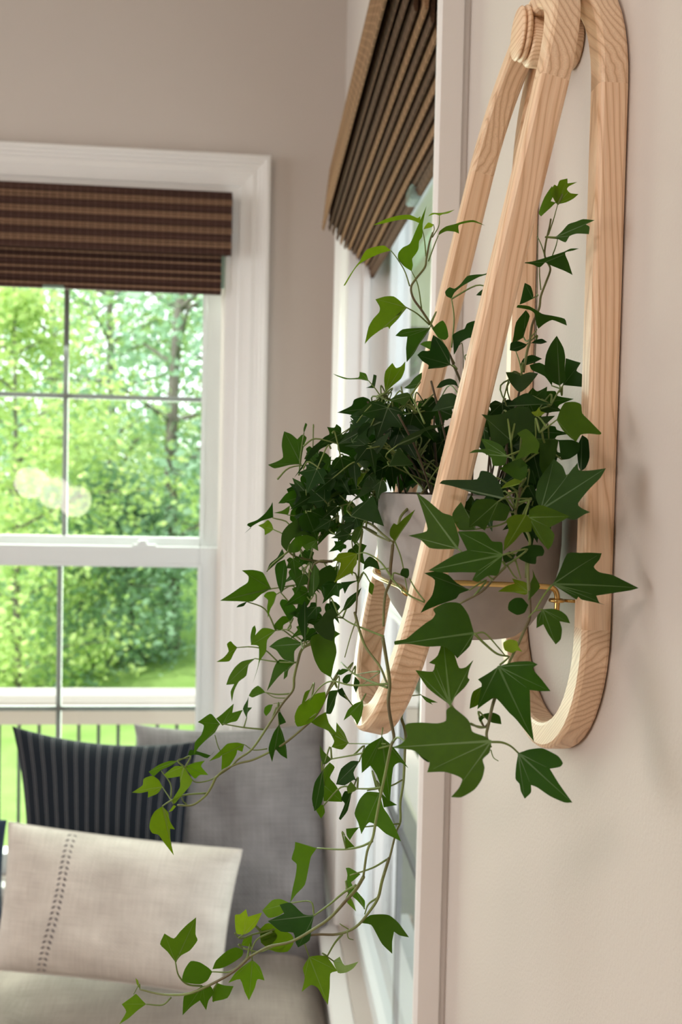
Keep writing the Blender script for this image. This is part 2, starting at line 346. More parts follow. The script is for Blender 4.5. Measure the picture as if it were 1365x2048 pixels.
# window casing profile: (distance from the outer edge, thickness off the wall)
CW = .0835
CASE = [(.005, 0), (.005, .0055), (0, .0065), (0, .026), (.004, .029), (.010, .029), (.0125, .026), (.018, .025), (.021, .0215), (.026, .021), (.029, .018), (.040, .0185), (.047, .0155), (.055, .0135), (.066, .013), (.070, .0105), (CW, .010), (CW, 0)]
def window(name, wd, M3, label_lock=None):
    """M3(u, v, w): u along the wall from the window's centre, v height, w outward from the wall face"""
    h, z0, z1 = wd['h'], wd['z0'], wd['z1']; W_ = 0.0
    root = empty(name, M3(0, z0, 0), kind='structure')
    TT = lambda p: M3(p[0], p[2], p[1])
    zt, zb = z1+.008, z0-.02
    H = h                                      # inner edge of the casing
    # mitred casing boards
    def board(pa, pb, oa, ob, nm):
        mb = MB(); n = len(CASE); v = []
        for (d, t) in CASE:
            k = d/CW
            v.append(M3(oa[0]+(pa[0]-oa[0])*k, oa[1]+(pa[1]-oa[1])*k, -t))
        for (d, t) in CASE:
            k = d/CW
            v.append(M3(ob[0]+(pb[0]-ob[0])*k, ob[1]+(pb[1]-ob[1])*k, -t))
        f = [(i, i+1, n+i+1, n+i) for i in range(n-1)]+[tuple(range(n)), tuple(range(n, 2*n))]
        mb.add(v, f); return mb.out(nm, M['trim'], root)
    board((-H, zt), (H, zt), (-H-CW, zt+CW), (H+CW, zt+CW), 'casing_head')
    board((-H, zb), (-H, zt), (-H-CW, zb), (-H-CW, zt+CW), 'casing_side')
    board((H, zb), (H, zt), (H+CW, zb), (H+CW, zt+CW), 'casing_side')
    # stool (inner sill), apron
    mb = MB(); mb.box((-H-CW-.012, -.040, z0-.024), (H+CW+.012, .0, z0-.002), T=TT); mb.box((-H, 0, z0-.024), (H, .075, z0-.002), T=TT); mb.out('stool', M['trim'], root, bevel=.003)
    mb = MB(); mb.box((-H-CW, -.016, z0-.10), (H+CW, 0, z0-.024), T=TT); mb.out('apron', M['trim'], root, bevel=.002)
    # jamb liner with stepped vinyl tracks
    jf = .0225
    mb = MB()
    for s in (-1, 1):
        for (a, b, w0, w1) in ((h-.012, h, -.008, T), (h-.0225, h-.012, .022, .035), (h-.0225, h-.012, .071, .079), (h-.0225, h-.012, .108, T)):
            mb.box((min(s*a, s*b), w0, z0), (max(s*a, s*b), w1, z1), T=TT)
    mb.box((-h, -.008, z1-.012), (h, T, z1), T=TT)
    mb.out('jamb', M['trim'], root)
    mb = MB(); mb.box((-h, .03, z0-.002), (h, T+.03, z0+.016), T=TT); mb.out('sill', M['vinyl'], root, bevel=.002)
    def sash(nm, g0, g1, w0, w1, gb, gt, zb_, zt_):
        """frame round a glazed rectangle, muntins as children of the sash"""
        e = h-.0145
        mb = MB(); wm = (w0+w1)/2
        mb.box((-e, w0, zb_), (g0, w1, zt_), T=TT); mb.box((g1, w0, zb_), (e, w1, zt_), T=TT)
        mb.box((g0, w0, zb_), (g1, w1, gb), T=TT); mb.box((g0, w0, gt), (g1, w1, zt_), T=TT)
        # glazing bead
        bd = .006
        for (a, b, c, d) in ((g0-bd, g0+bd*.6, gb-bd, gt+bd), (g1-bd*.6, g1+bd, gb-bd, gt+bd)): mb.box((a, w0-.0035, c), (b, wm-.004, d), T=TT)
        for (c, d) in ((gb-bd, gb+bd*.6), (gt-bd*.6, gt+bd)): mb.box((g0, w0-.0035, c), (g1, wm-.004, d), T=TT)
        s = mb.out(nm, M['vinyl'], root, bevel=.0015)
        mw = .0055; gm = (gb+gt)/2
        q = MB(); q.box((-mw, wm-.004, gb), (mw, wm+.004, gt), T=TT); q.out('muntin', M['muntin'], s)
        q = MB(); q.box((g0, wm-.004, gm-mw), (-mw, wm+.004, gm+mw), T=TT); q.box((mw, wm-.004, gm-mw), (g1, wm+.004, gm+mw), T=TT); q.out('muntin', M['muntin'], s)
        q = MB(); q.add([M3(g0, gb, wm-.006), M3(g1, gb, wm-.006), M3(g1, gt, wm-.006), M3(g0, gt, wm-.006)], [(0, 1, 2, 3)]); q.out('pane', M['glass'], s, fix=False)
        return s
    gw = h-.063
    lo = sash('sash_lower', -gw, gw, .030, .063, .578, 1.2428, z0+.016, 1.2857)
    up_ = sash('sash_upper', -gw, gw, .073, .106, 1.3016, 1.953, 1.262, z1-.012)
    for sg in (-.5, .5):
        mb = MB(); mb.box((sg*h-.026, .033, 1.2857), (sg*h+.026, .055, 1.290), T=TT); mb.box((sg*h-.016, .036, 1.290), (sg*h+.006, .050, 1.2965), T=TT)
        mb.tube([M3(sg*h-.004, 1.2965, .043), M3(sg*h-.004, 1.300, .043)], .008, 10); mb.out('sash_lock', M['vinyl'], root)
    return root
window('window_1', WB, lambda u, v, w: Vector((WB['c']+u, BY+w, v)))
window('window_2', WR, lambda u, v, w: Vector((RX+w, WR['c']-u, v)))
# unseen picture windows that let the daylight in on the left and at the rear
def plain_window(nm, fn, a0, a1, z0, z1):
    root = empty(nm, fn((a0+a1)/2, z0, 0), kind='structure')
    for (p, q, r, s) in ((a0, a0+.06, z0, z1), (a1-.06, a1, z0, z1), (a0, a1, z0, z0+.06), (a0, a1, z1-.06, z1), ((a0+a1)/2-.03, (a0+a1)/2+.03, z0, z1)):
        mb = MB(); mb.box((p, .02, r), (q, .10, s), T=lambda v: fn(v[0], v[2], v[1])); mb.out('window_frame', M['trim'], root)
plain_window('window_3', lambda u, v, w: Vector((LX-.04-w, u, v)), -.75, 1.45, .55, 2.55)
cl = empty('fill_ceiling_light', (-1.5, -1.3, ZC), 'added flush round ceiling light with a lit diffuser, unseen fill behind the camera', 'lamp')
mb = MB(); mb.lathe([(0, ZC), (.30, ZC), (.30, ZC-.06), (.285, ZC-.065)], (-1.5, -1.3, 0), 40); mb.out('light_housing', M['nickel'], cl, smooth=True)
mb = MB(); mb.lathe([(.285, ZC-.065), (.20, ZC-.082), (0, ZC-.09)], (-1.5, -1.3, 0), 40); mb.out('light_diffuser', M['diffuser'], cl, smooth=True)
for nm, a, b in (('baseboard_back', (LX, BY-.016, 0), (RX, BY, .12)), ('baseboard_right', (RX-.016, RY, 0), (RX, .9, .12))):
    mb = MB(); mb.box(a, b); tag(mb.out(nm, M['trim'], bevel=.003), kind='structure')

# ------------------------------------------------------------------ woven shades
# flat shade on the back window
x0, x1 = -1.004, -0.2475
sh = empty('woven_shade', ((x0+x1)/2, BY-.03, 1.93), 'dark brown woven reed shade with banded valance across the back window', 'window shade')
yv = BY-.048
va = MB(); va.box((x0+.001, yv+.004, 1.9335), (x1-.001, yv+.010, 2.070)); va.box((x0, yv+.010, 1.99), (x0+.004, BY-.012, 2.070)); va.box((x1-.004, yv+.010, 1.99), (x1, BY-.012, 2.070)); va.box((x0, yv+.01, 2.064), (x1, BY-.012, 2.0705))
va = va.out('valance', M['slat_dark'], sh)
z = 2.0705; i = 0
def reed(nm, z_a, z_b, y, d, m, par, xa, xb):
    """one reed: half-round in section, run along x"""
    n = 5; mb = MB(); prof = [(y+d*(1-math.sin(math.pi*k/n))*.0+d*(1-math.sin(math.pi*k/n)), z_b+(z_a-z_b)*k/n) for k in range(n+1)]
    prof += [(y+d*1.6, z_a), (y+d*1.6, z_b)]
    mb.prism(prof, lambda p, t: Vector((t, p[0], p[1])), xa, xb); return mb.out(nm, m, par)
while z > 1.938:
    zz = z-.0165
    reed('slat', z, max(zz, 1.9335), yv+.001, .0022, M['slat_dark'], va, x0, x1); z = zz-.0006
    for k in range(3):
        if z-.0044 < 1.932: break
        reed('reed', z, z-.0040, yv-.0005+.0004*(k % 2), .0030, M['reed_light'], va, x0, x1); z -= .0045
pn_x1 = -.2695; pn_x0 = -.9815; yp = BY-.020
pa = MB(); pa.box((pn_x0, yp+.003, 1.853), (pn_x1, yp+.012, 2.02)); pa = pa.out('lower_fold', M['slat_dark'], sh)
z = 1.9420; k = 0
while z > 1.856:
    hgt = .0095 if k % 6 == 5 else .0046
    if z < 1.8635: hgt = .0100
    reed('reed', z, max(z-hgt, 1.8525), yp-.0005, .0028, M['slat_dark'] if (k % 6 == 5 or z < 1.8635) else (M['reed_light'] if k % 3 == 1 else M['slat_dark']), pa, pn_x0, pn_x1); z -= hgt+.0005; k += 1
mb = MB(); mb.box((pn_x1, yp+.001, 1.868), (pn_x1+.007, yp+.013, 1.94)); mb.out('lining_edge', M['hem'], sh)
mb = MB(); mb.box((-.655, yp-.004, 1.8515), (-.61, yp+.004, 1.8585)); mb.out('pull_tab', M['hem'], sh)
# raised shade on the right window: valance and the hanging folds behind it
ya, yb = 0.93, 1.872
sr = empty('woven_shade', (0, (ya+yb)/2, 1.95), 'brown woven reed shade gathered in hanging folds on the right window', 'window shade')
def sheet(nm, prof, m, par, y0=ya, y1=yb, seg=1):
    mb = MB(); mb.prism(prof, lambda p, t: Vector((p[0], t, p[1])), y0, y1); return mb.out(nm, m, par)
def ribbed(xb, zb, xt, zt, th, n, amp):
    """closed section of a woven sheet leaning from (xb, zb) up to (xt, zt), ribs on its room side, rolled lower edge"""
    L = []; Rr = []
    for i in range(n*2+1):
        t = i/(n*2); x = xb+(xt-xb)*t; z = zb+(zt-zb)*t
        L.append((x-th/2-(amp if i % 2 else 0), z)); Rr.append((x+th/2, z))
    return [(xb+th*.3, zb-th*.5), (xb-th*.3, zb-th*.5)]+L+Rr[::-1]
sheet('valance', ribbed(-.0585, 1.950, -.0450, 2.072, .004, 12, .0016), M['fold_reed'], sr)
mb = MB(); mb.box((-.045, ya, 2.064), (0.02, yb, 2.071)); mb.out('head_rail', M['slat_dark'], sr)
mb = MB(); mb.box((-.043, yb-.004, 1.98), (-.012, yb, 2.064)); mb.out('valance_return', M['fold_reed'], sr)
nf = 11
for k in range(nf):
    t = k/(nf-1)
    xb = -.0455+.079*t; zb = 1.945-.078*t**1.05
    hgt = .085+.02*(k % 2)
    if k < 2: sheet('fold', ribbed(xb, zb+.004, xb+.004, zb+.10, .0030, 7, .0022), M['fold_dark'], sr, ya+.004*k)
    else: sheet('fold', ribbed(xb, zb, xb+.002, zb+hgt, .0036, 8, .0013), M['fold_reed'] if k % 2 else M['fold_dark'], sr, ya+.01*(k % 3))
sheet('bottom_hem', ribbed(.040, 1.858, .041, 1.905, .010, 7, .0018), M['fold_dark'], sr, ya, yb)
mb = MB(); mb.box((.046, ya, 1.868), (.050, yb, 1.895)); mb.out('bottom_bar', M['greenbar'], sr)
c = atX(822, 392, .030)
mb = MB(); mb.box((c.x-.004, c.y-.02, c.z-.010), (c.x+.012, c.y+.02, c.z+.011)); mb.out('cord_clip', M['clip'], sr, bevel=.002)

# ------------------------------------------------------------------ ash-wood wall hanger
TH = .0155                                   # section of the wood
R0 = .0818-TH/2                              # centreline radius of the bends
YC = .5363
ZT, ZB = 1.651, 1.3755                       # ends of the straight legs on the wall loop
def section(k=TH, ch=.0024):
    a = k/2; c = ch
    return [(-a+c, -a), (a-c, -a), (a-c*.35, -a+c*.35), (a, -a+c), (a, a-c), (a-c*.35, a-c*.35), (a-c, a), (-a+c, a), (-a+c*.35, a-c*.35), (-a, a-c), (-a, -a+c), (-a+c*.35, -a+c*.35)]
def loop_piece(nm, frame, path, grain, mt, par):
    """path: list of (y, z, ny, nz) in the loop's plane; frame maps (off-plane, y, z); grain maps local -> grain vector"""
    sec = section(); n = len(sec); v = []; gr = []; f = []
    for (y, z, ny, nz) in path:
        for (a, b) in sec:
            p = Vector((a, y+ny*b, z+nz*b)); v.append(frame(p)); gr.append(grain(p, a, b, y, z))
    for i in range(len(path)-1):
        for k in range(n):
            q, r = i*n+k, i*n+(k+1) % n; f.append((q, r, r+n, q+n))
    f.append(tuple(reversed(range(n)))); f.append(tuple(range((len(path)-1)*n, len(path)*n)))
    o = put(nm, v, f, mt, par)
    at = o.data.attributes.new('grain', 'FLOAT_VECTOR', 'POINT')
    at.data.foreach_set('vector', [c for q in gr for c in q])
    bm = bmesh.new(); bm.from_mesh(o.data); bmesh.ops.recalc_face_normals(bm, faces=bm.faces); bm.to_mesh(o.data); bm.free()
    for pl in o.data.polygons: pl.use_smooth = len(pl.vertices) == 4
    o.data.set_sharp_from_angle(angle=math.radians(16))
    return o
hanger = empty('planter_hanger', (0, YC, 1.30), 'pale ash wood wall hanger of two long loops holding the grey pot', 'plant hanger')
def make_loop(frame, zt, zb, seed):
    rnd = random.Random(seed); zm = (zt+zb)/2; L = zt-zb
    for s in (-1, 1):                        # the straight legs
        path = [(YC+s*R0, zb+L*i/10, s, 0) for i in range(11)]
        o1, o2 = rnd.uniform(-.002, .002), rnd.uniform(-.004, .002)
        g = lambda p, a, b, y, z, s=s, o1=o1: (b*.9+o1, a-.004+(z-zm)*.055, z-zm)
        if s > 0: g = lambda p, a, b, y, z, o1=o1: (b*.9+.03+o1, a, (z-zm)*.4)
        loop_piece('loop_leg', frame, path, g, M['ash'], hanger)
    for (zc, sg) in ((zt, 1), (zb, -1)):     # each bend is two glued blocks, grain straight through the block
        for h in (0, 1):
            path = []
            for i in range(13):
                a = math.pi/2*(h+i/12); path.append((YC-R0*math.cos(a), zc+sg*R0*math.sin(a), -math.cos(a), sg*math.sin(a)))
            dy, dz = (.80, .60*sg) if h == 0 else (.80, -.60*sg)
            g = lambda p, a, b, y, z, dy=dy, dz=dz, zc=zc: (-(p.z-zc)*dy+(p.y-YC)*dz+.05, a*.45+.02, (p.y-YC)*dy+(p.z-zc)*dz)
            loop_piece('loop_bend', frame, path, g, M['ash_end'], hanger)
make_loop(lambda p: Vector((-TH/2-.0002+p.x, p.y, p.z)), ZT, ZB, 1)
TILT = math.radians(12.5); PX, PZ = -.0225, 1.7245        # the front loop hangs from the peg and leans out
def front(p):
    q = p.z-(ZT+R0)
    return Vector((PX+p.x*math.cos(TILT)+q*math.sin(TILT), p.y, PZ+q*math.cos(TILT)-p.x*math.sin(TILT)))
make_loop(front, ZT, ZB, 2)
def disc(x0_, x1_, r, yc, zc, nm, mt, ch=.002, n=28):
    prof = [(0, x0_), (r-ch, x0_), (r, x0_-ch), (r, x1_+ch), (r-ch, x1_), (0, x1_)]
    v = []; f = []; gr = []
    for rr, x in prof:
        for k in range(n):
            a = 2*math.pi*k/n; v.append(Vector((x, yc+rr*math.cos(a), zc+rr*math.sin(a)))); gr.append((rr*math.sin(a)+.02, x*.5, rr*math.cos(a)))
    for i in range(len(prof)-1):
        for k in range(n): f.append((i*n+k, i*n+(k+1) % n, (i+1)*n+(k+1) % n, (i+1)*n+k))
    o = put(nm, v, f, mt, hanger); at = o.data.attributes.new('grain', 'FLOAT_VECTOR', 'POINT'); at.data.foreach_set('vector', [c for q in gr for c in q])
    bm = bmesh.new(); bm.from_mesh(o.data); bmesh.ops.remove_doubles(bm, verts=bm.verts, dist=1e-6); bmesh.ops.recalc_face_normals(bm, faces=bm.faces); bm.to_mesh(o.data); bm.free()
    for pl in o.data.polygons: pl.use_smooth = True
    o.data.set_sharp_from_angle(angle=math.radians(50)); return o
ZP = 1.7085
disc(-.0003, -.0303, .0140, YC, ZP-.001, 'peg', M['ash_end'], .0015)
disc(-.0308, -.0342, .0152, YC, ZP+.003, 'peg_cap', M['ash'], .0012)
disc(-.0345, -.0368, .0146, YC, ZP+.003, 'peg_cap', M['ash'], .0010)
# brass bracket: a bent wire round the pot hooked to eyes in the legs
zw = 1.3930
yn, yf = .4745, .598
def fx(z): return PX+(z-PZ)*math.tan(TILT)           # x of the front loop's centreline at a height
xb_, xf_ = -.0225, fx(zw)+.004
wire = []
for (yy, s) in ((yn, 1), (yf, -1)):
    mb = MB()
    pts = [(xb_, yy+.002*s, zw-.011), (xb_, yy+.002*s, zw-.003), (xb_-.002, yy+.002*s, zw+.001), (xb_-.008, yy+.002*s, zw+.0022), (-.05, yy+.001*s, zw+.0030), (xf_+.006, yy+.002*s, zw+.0035), (xf_, yy+.003*s, zw+.0005), (xf_, yy+.003*s, zw-.010)]
    mb.tube(catmull(pts, 5), .00155, 10); mb.out('bracket_wire', M['brass'], hanger, smooth=True)
mb = MB(); mb.tube(catmull([(xf_-.006, yn+.001, zw-.004), (xf_-.012, yn+.003, zw-.002), (xf_-.0135, yn+.012, zw), (-.113, .53, zw+.001), (xf_-.0135, yf-.012, zw), (xf_-.012, yf-.003, zw-.002), (xf_-.006, yf-.001, zw-.004)], 6), .00155, 10); mb.out('bracket_wire', M['brass'], hanger, smooth=True)
for (xx, yy, s) in ((xb_, yn, 1), (xb_, yf, -1), (xf_, yn, 1), (xf_, yf, -1)):
    ring = MB(); c = Vector((xx, yy+.002*s, zw-.0052)); zz = zw-.0052
    pts = [c+Vector((.0036*math.cos(a), .0036*math.sin(a), 0)) for a in [2*math.pi*k/16 for k in range(17)]]
    ring.tube(pts, .0009, 8, cap=False)
    ring.tube([c+Vector((.0036, 0, 0)), c+Vector((.0105, -.004*s, 0)) if xx == xb_ else c+Vector((.002, -.009*s, 0))], .0009, 8)
    ring.out('eye_hook', M['brass'], hanger, smooth=True)

# ------------------------------------------------------------------ pot
pot = empty('plant_pot', (-.0575, YC, 1.3595), 'smooth grey concrete pot cradled in the brass bracket of the hanger', 'pot')
PR = .0540; PCX = -.0575
mb = MB()
prof = [(0, 1.3600), (.024, 1.3600), (.030, 1.3612), (.0375, 1.3672), (.0445, 1.3770), (.0500, 1.3890), (.0530, 1.4020), (PR, 1.4150), (PR, 1.4415), (PR-.0008, 1.4424), (PR-.0042, 1.4424), (PR-.005, 1.4415), (PR-.005, 1.425), (0, 1.425)]
mb.lathe([(r, z) for r, z in prof], (PCX, YC, 0), 48); p_ = mb.out('pot_body', M['concrete'], pot, smooth=True); p_.data.set_sharp_from_angle(angle=math.radians(45))
mb = MB(); mb.lathe([(0, 1.4365), (.018, 1.4370), (.035, 1.4355), (PR-.0048, 1.4345), (PR-.0048, 1.428)], (PCX, YC, 0), 32); mb.out('soil', M['soil'], pot, smooth=True)

# ------------------------------------------------------------------ cushions and bench
def cushion(nm, corners, thick, mt, label, n=26, pinch=.05, seed=0, parts=None, px=2.6, wr=.004, uvs=(1, 1)):
    """corners: TL, TR, BR, BL as points; a pillow blown up between them"""
    TL, TR, BR, BL = [Vector(c) for c in corners]
    N = (TR-TL).cross(BL-TL).normalized()
    if N.dot(CAM-TL) < 0: N = -N
    cen = (TL+TR+BR+BL)/4
    root = empty(nm, BL.lerp(BR, .5), label, 'cushion')
    def P(s, t, side):
        a, b = s*2-1, t*2-1
        ia = 1-pinch*(1-b*b)*0; 
        s2 = .5+.5*a*(1-pinch*(1-b*b)); t2 = .5+.5*b*(1-pinch*(1-a*a))
        q = TL.lerp(TR, s2).lerp(BL.lerp(BR, s2), t2)
        e = max(0, (1-abs(a)**px)*(1-abs(b)**px))**.55
        w = noise.noise(Vector((s*5+seed, t*5, seed*1.7)))*wr*e + noise.noise(Vector((s*13+seed, t*4, 3+seed)))*wr*.5*e
        return q+N*(side*(e*thick/2)+w)
    v = []; f = []; uv = []
    for side in (1, -1):
        b0 = len(v)
        for j in range(n+1):
            for i in range(n+1):
                # finer steps near the edge
                s = .5-.5*math.cos(math.pi*i/n); t = .5-.5*math.cos(math.pi*j/n)
                v.append(P(s, t, side)); uv.append((s*uvs[0], (1-t)*uvs[1]))
        for j in range(n):
            for i in range(n):
                a = b0+j*(n+1)+i; q = (a, a+1, a+n+2, a+n+1); f.append(q if side > 0 else q[::-1])
    o = put('cushion_cover', v, f, mt, root, True, uvs=uv)
    bm = bmesh.new(); bm.from_mesh(o.data); bmesh.ops.remove_doubles(bm, verts=bm.verts, dist=1e-5); bmesh.ops.recalc_face_normals(bm, faces=bm.faces); bm.to_mesh(o.data); bm.free()
    return root, P, N
# seat: bench box and its pad
mb = MB(); mb.box((-1.75, 1.42, 0), (-.006, BY-.016, .40)); tag(mb.out('window_bench', M['trim'], bevel=.004), 'white built in window bench under the seat pad', 'bench')
v = []; f = []; nx, ny = 60, 26; X0, X1, Y0, Y1 = -1.74, -.030, 1.41, BY-.03
def padz(s, t):
    e = max(0, (1-abs(2*s-1)**26)*(1-abs(2*t-1)**10))**.5
    x = X0+(X1-X0)*s; y = Y0+(Y1-Y0)*t
    z = .405+.092*e+.004*noise.noise(Vector((x*4, y*5, 0)))*e
    a = x+.60+ (y-1.62)*.55                         # a crease under the light cushion
    z += e*(.010*math.exp(-(a/.022)**2)-.010*math.exp(-((a-.04)/.03)**2))*math.exp(-((y-1.58)/.16)**2)
    return Vector((x, y, z))
uv = []
for j in range(ny+1):
    for i in range(nx+1):
        s = .5-.5*math.cos(math.pi*i/nx) if False else i/nx; t = j/ny
        v.append(padz(s, t)); uv.append((s*2.2, t*.9))
for j in range(ny):
    for i in range(nx): a = j*(nx+1)+i; f.append((a, a+1, a+nx+2, a+nx+1))
b0 = len(v)
border = [i for i in range(nx+1)]+[(j+1)*(nx+1)-1 for j in range(1, ny+1)]+[ny*(nx+1)+i for i in range(nx-1, -1, -1)]+[j*(nx+1) for j in range(ny-1, 0, -1)]
for i in border: q = v[i].copy(); q.z = .4005; v.append(q); uv.append(uv[i])
for k in range(len(border)): a, b = border[k], border[(k+1) % len(border)]; f.append((a, b, b0+(k+1) % len(border), b0+k))
o = put('seat_pad', v, f, M['linen_pad'], None, True, uvs=uv); tag(o, 'greige linen seat pad on the window bench under the cushions', 'seat pad')
# grey square cushion leaning in the corner
cushion('throw_cushion', (atY(268, 1448, 2.02), atY(655, 1440, 1.99), atY(668, 1945, 1.835), atY(285, 1930, 1.84)), .15, M['linen_grey'], 'large grey linen cushion leaning in the corner behind the others', seed=3, pinch=.08, px=2.6, wr=.016)
cushion('throw_cushion', (atY(24, 1452, 1.90), atY(398, 1482, 1.90), atY(372, 1890, 1.77), atY(45, 1880, 1.77)), .12, M['stripe'], 'black cushion with thin grey double stripes beside the grey one', seed=5, pinch=.11, px=2.6, wr=.006)
lum, PL, NL = cushion('throw_cushion', (atY(18, 1645, 1.72), atY(484, 1700, 1.69), atY(440, 1992, 1.60), atY(-14, 1938, 1.62)), .145, M['linen_light'], 'pale oatmeal lumbar cushion with an embroidered strip in front', seed=9, pinch=.035, px=3.0, wr=.005)
cushion('throw_cushion', (atY(-330, 1600, 1.92), atY(14, 1640, 1.93), atY(8, 1900, 1.80), atY(-330, 1890, 1.80)), .10, M['navy'], 'navy cushion just showing at the left edge behind the pale one', seed=11)
mb = MB()
edge = [PL(s, 0, 1) for s in [i/30 for i in range(31)]]+[PL(1, t, 1) for t in [i/20 for i in range(1, 21)]]+[PL(1-i/30, 1, 1) for i in range(1, 31)]+[PL(0, 1-i/20, 1) for i in range(1, 21)]
mb.tube(edge, .0022, 6, cap=False); mb.out('piping', M['seam'], lum, smooth=True)
mb = MB()
for k in range(25):
    t = .03+.94*k/24
    for s in (-1, 1):
        sc = .285 - .07*t + .020*math.sin(t*3) + s*.0125
        a = PL(sc-.010*s*0, t, 1)+NL*.0007; 
        du = (PL(sc+.01, t, 1)-PL(sc-.01, t, 1)).normalized(); dv = (PL(sc, min(1, t+.02), 1)-PL(sc, t-.02, 1)).normalized()
        d1 = (dv*.6+du*s*.8).normalized(); d2 = d1.cross(NL)
        mb.add([a-d1*.0046, a+d2*.0019, a+d1*.0046, a-d2*.0019], [(0, 1, 2, 3)])
tag(mb.out('embroidery', M['thread'], lum), kind='stuff')

# ------------------------------------------------------------------ pendant lamp (its lit globes show in the upper pane)
gy = BY+.0835
globes = []
for (u, v_) in ((62, 965), (108, 985), (150, 1002)):
    p = atY(u, v_, gy+2.10); globes.append(Vector((p.x, 2*gy-p.y, p.z)))
gc = sum(globes, Vector())/3
pen = empty('pendant_lamp', (gc.x, gc.y, ZC), 'nickel pendant lamp with three lit opal globes seen mirrored in the pane', 'lamp')
mb = MB(); mb.lathe([(0, ZC-.001), (.07, ZC-.001), (.07, ZC-.02), (.02, ZC-.03), (.012, ZC-.03), (.012, gc.z+.42), (0, gc.z+.42)], (gc.x, gc.y, 0), 24); mb.out('ceiling_rod', M['nickel'], pen, smooth=True)
for i, q in enumerate(globes):
    mb = MB(); hub = Vector((gc.x, gc.y, gc.z+.43)); mb.tube(catmull([hub, (hub+q)/2+Vector((0, 0, .14)), q+Vector((0, 0, .17)), q+Vector((0, 0, .07))], 5), .007, 8); mb.lathe([(.0, .13), (.03, .12), (.034, .06), (0, .06)], q, 16); mb.out('lamp_arm', M['nickel'], pen, smooth=True)
    mb = MB(); mb.lathe([(.0005+.072*math.sin(math.pi*k/14), -.072*math.cos(math.pi*k/14)) for k in range(15)], q, 24); mb.out('globe_shade', M['globe'], pen, smooth=True)
# ------------------------------------------------------------------ outdoors
# lawn, deck, railing
GZ = -1.55
mb = MB(); n = 40
v = []; f = []
for j in range(n+1):
    for i in range(n+1):
        x = -30+60*i/n; y = 2.6+60*j/n
        v.append(Vector((x, y, GZ+.10*noise.noise(Vector((x*.2, y*.2, 0)))+max(0, y-13)*.05)))
for j in range(n):
    for i in range(n): a = j*(n+1)+i; f.append((a, a+1, a+n+2, a+n+1))
o = put('lawn', v, f, M['lawn'], None, True); tag(o, 'bright green mown lawn beyond the deck', 'lawn', kind='stuff')
DY = 4.0
rl = empty('deck_railing', (-.8, DY, -.5), 'beige deck railing with pale cap and dark balusters outside the window', 'railing')
zt0 = atY(200, 1389, DY).z; zt1 = atY(200, 1418, DY).z; zb1 = atY(200, 1450, DY).z
mb = MB(); mb.box((-6, DY-.02, zt0-.034), (.55, DY+.13, zt0)); mb.out('cap_board', M['deckcap'], rl, bevel=.004)
mb = MB(); mb.box((-6, DY+.01, zt1+.004), (.55, DY+.05, zt0-.034)); mb.out('upper_rail', M['deckcap'], rl)
mb = MB(); mb.box((-6, DY+.005, zb1), (.55, DY+.045, zt1)); mb.out('rail_board', M['deck'], rl)
mb = MB(); mb.box((-6, DY+.005, zb1-.95), (.55, DY+.045, zb1-.88)); mb.out('bottom_rail', M['deck'], rl)
xs = atY(35, 1500, DY).x
for k in range(-60, 16):
    x = xs+k*.0835
    mb = MB(); mb.tube([(x, DY+.025, zb1), (x, DY+.025, zb1-.88)], .0075, 8); mb.out('baluster', M['baluster'], rl)
mb = MB()
zd = zb1-1.02
for k in range(12):
    b = MB(); b.box((-6, 2.30+k*.145, zd-.03), (.55, 2.30+k*.145+.138, zd)); 
    if k == 0: dk = tag(empty('deck', (-1, 3, zd), 'weathered wooden deck outside the windows', 'deck'))
    b.out('deck_board', M['deck'], dk)
for x in (-5.5, -2.5, .4):
    b = MB(); b.box((x, 3.7, GZ-.1), (x+.12, 3.82, zd-.03)); b.out('post', M['deck'], dk)

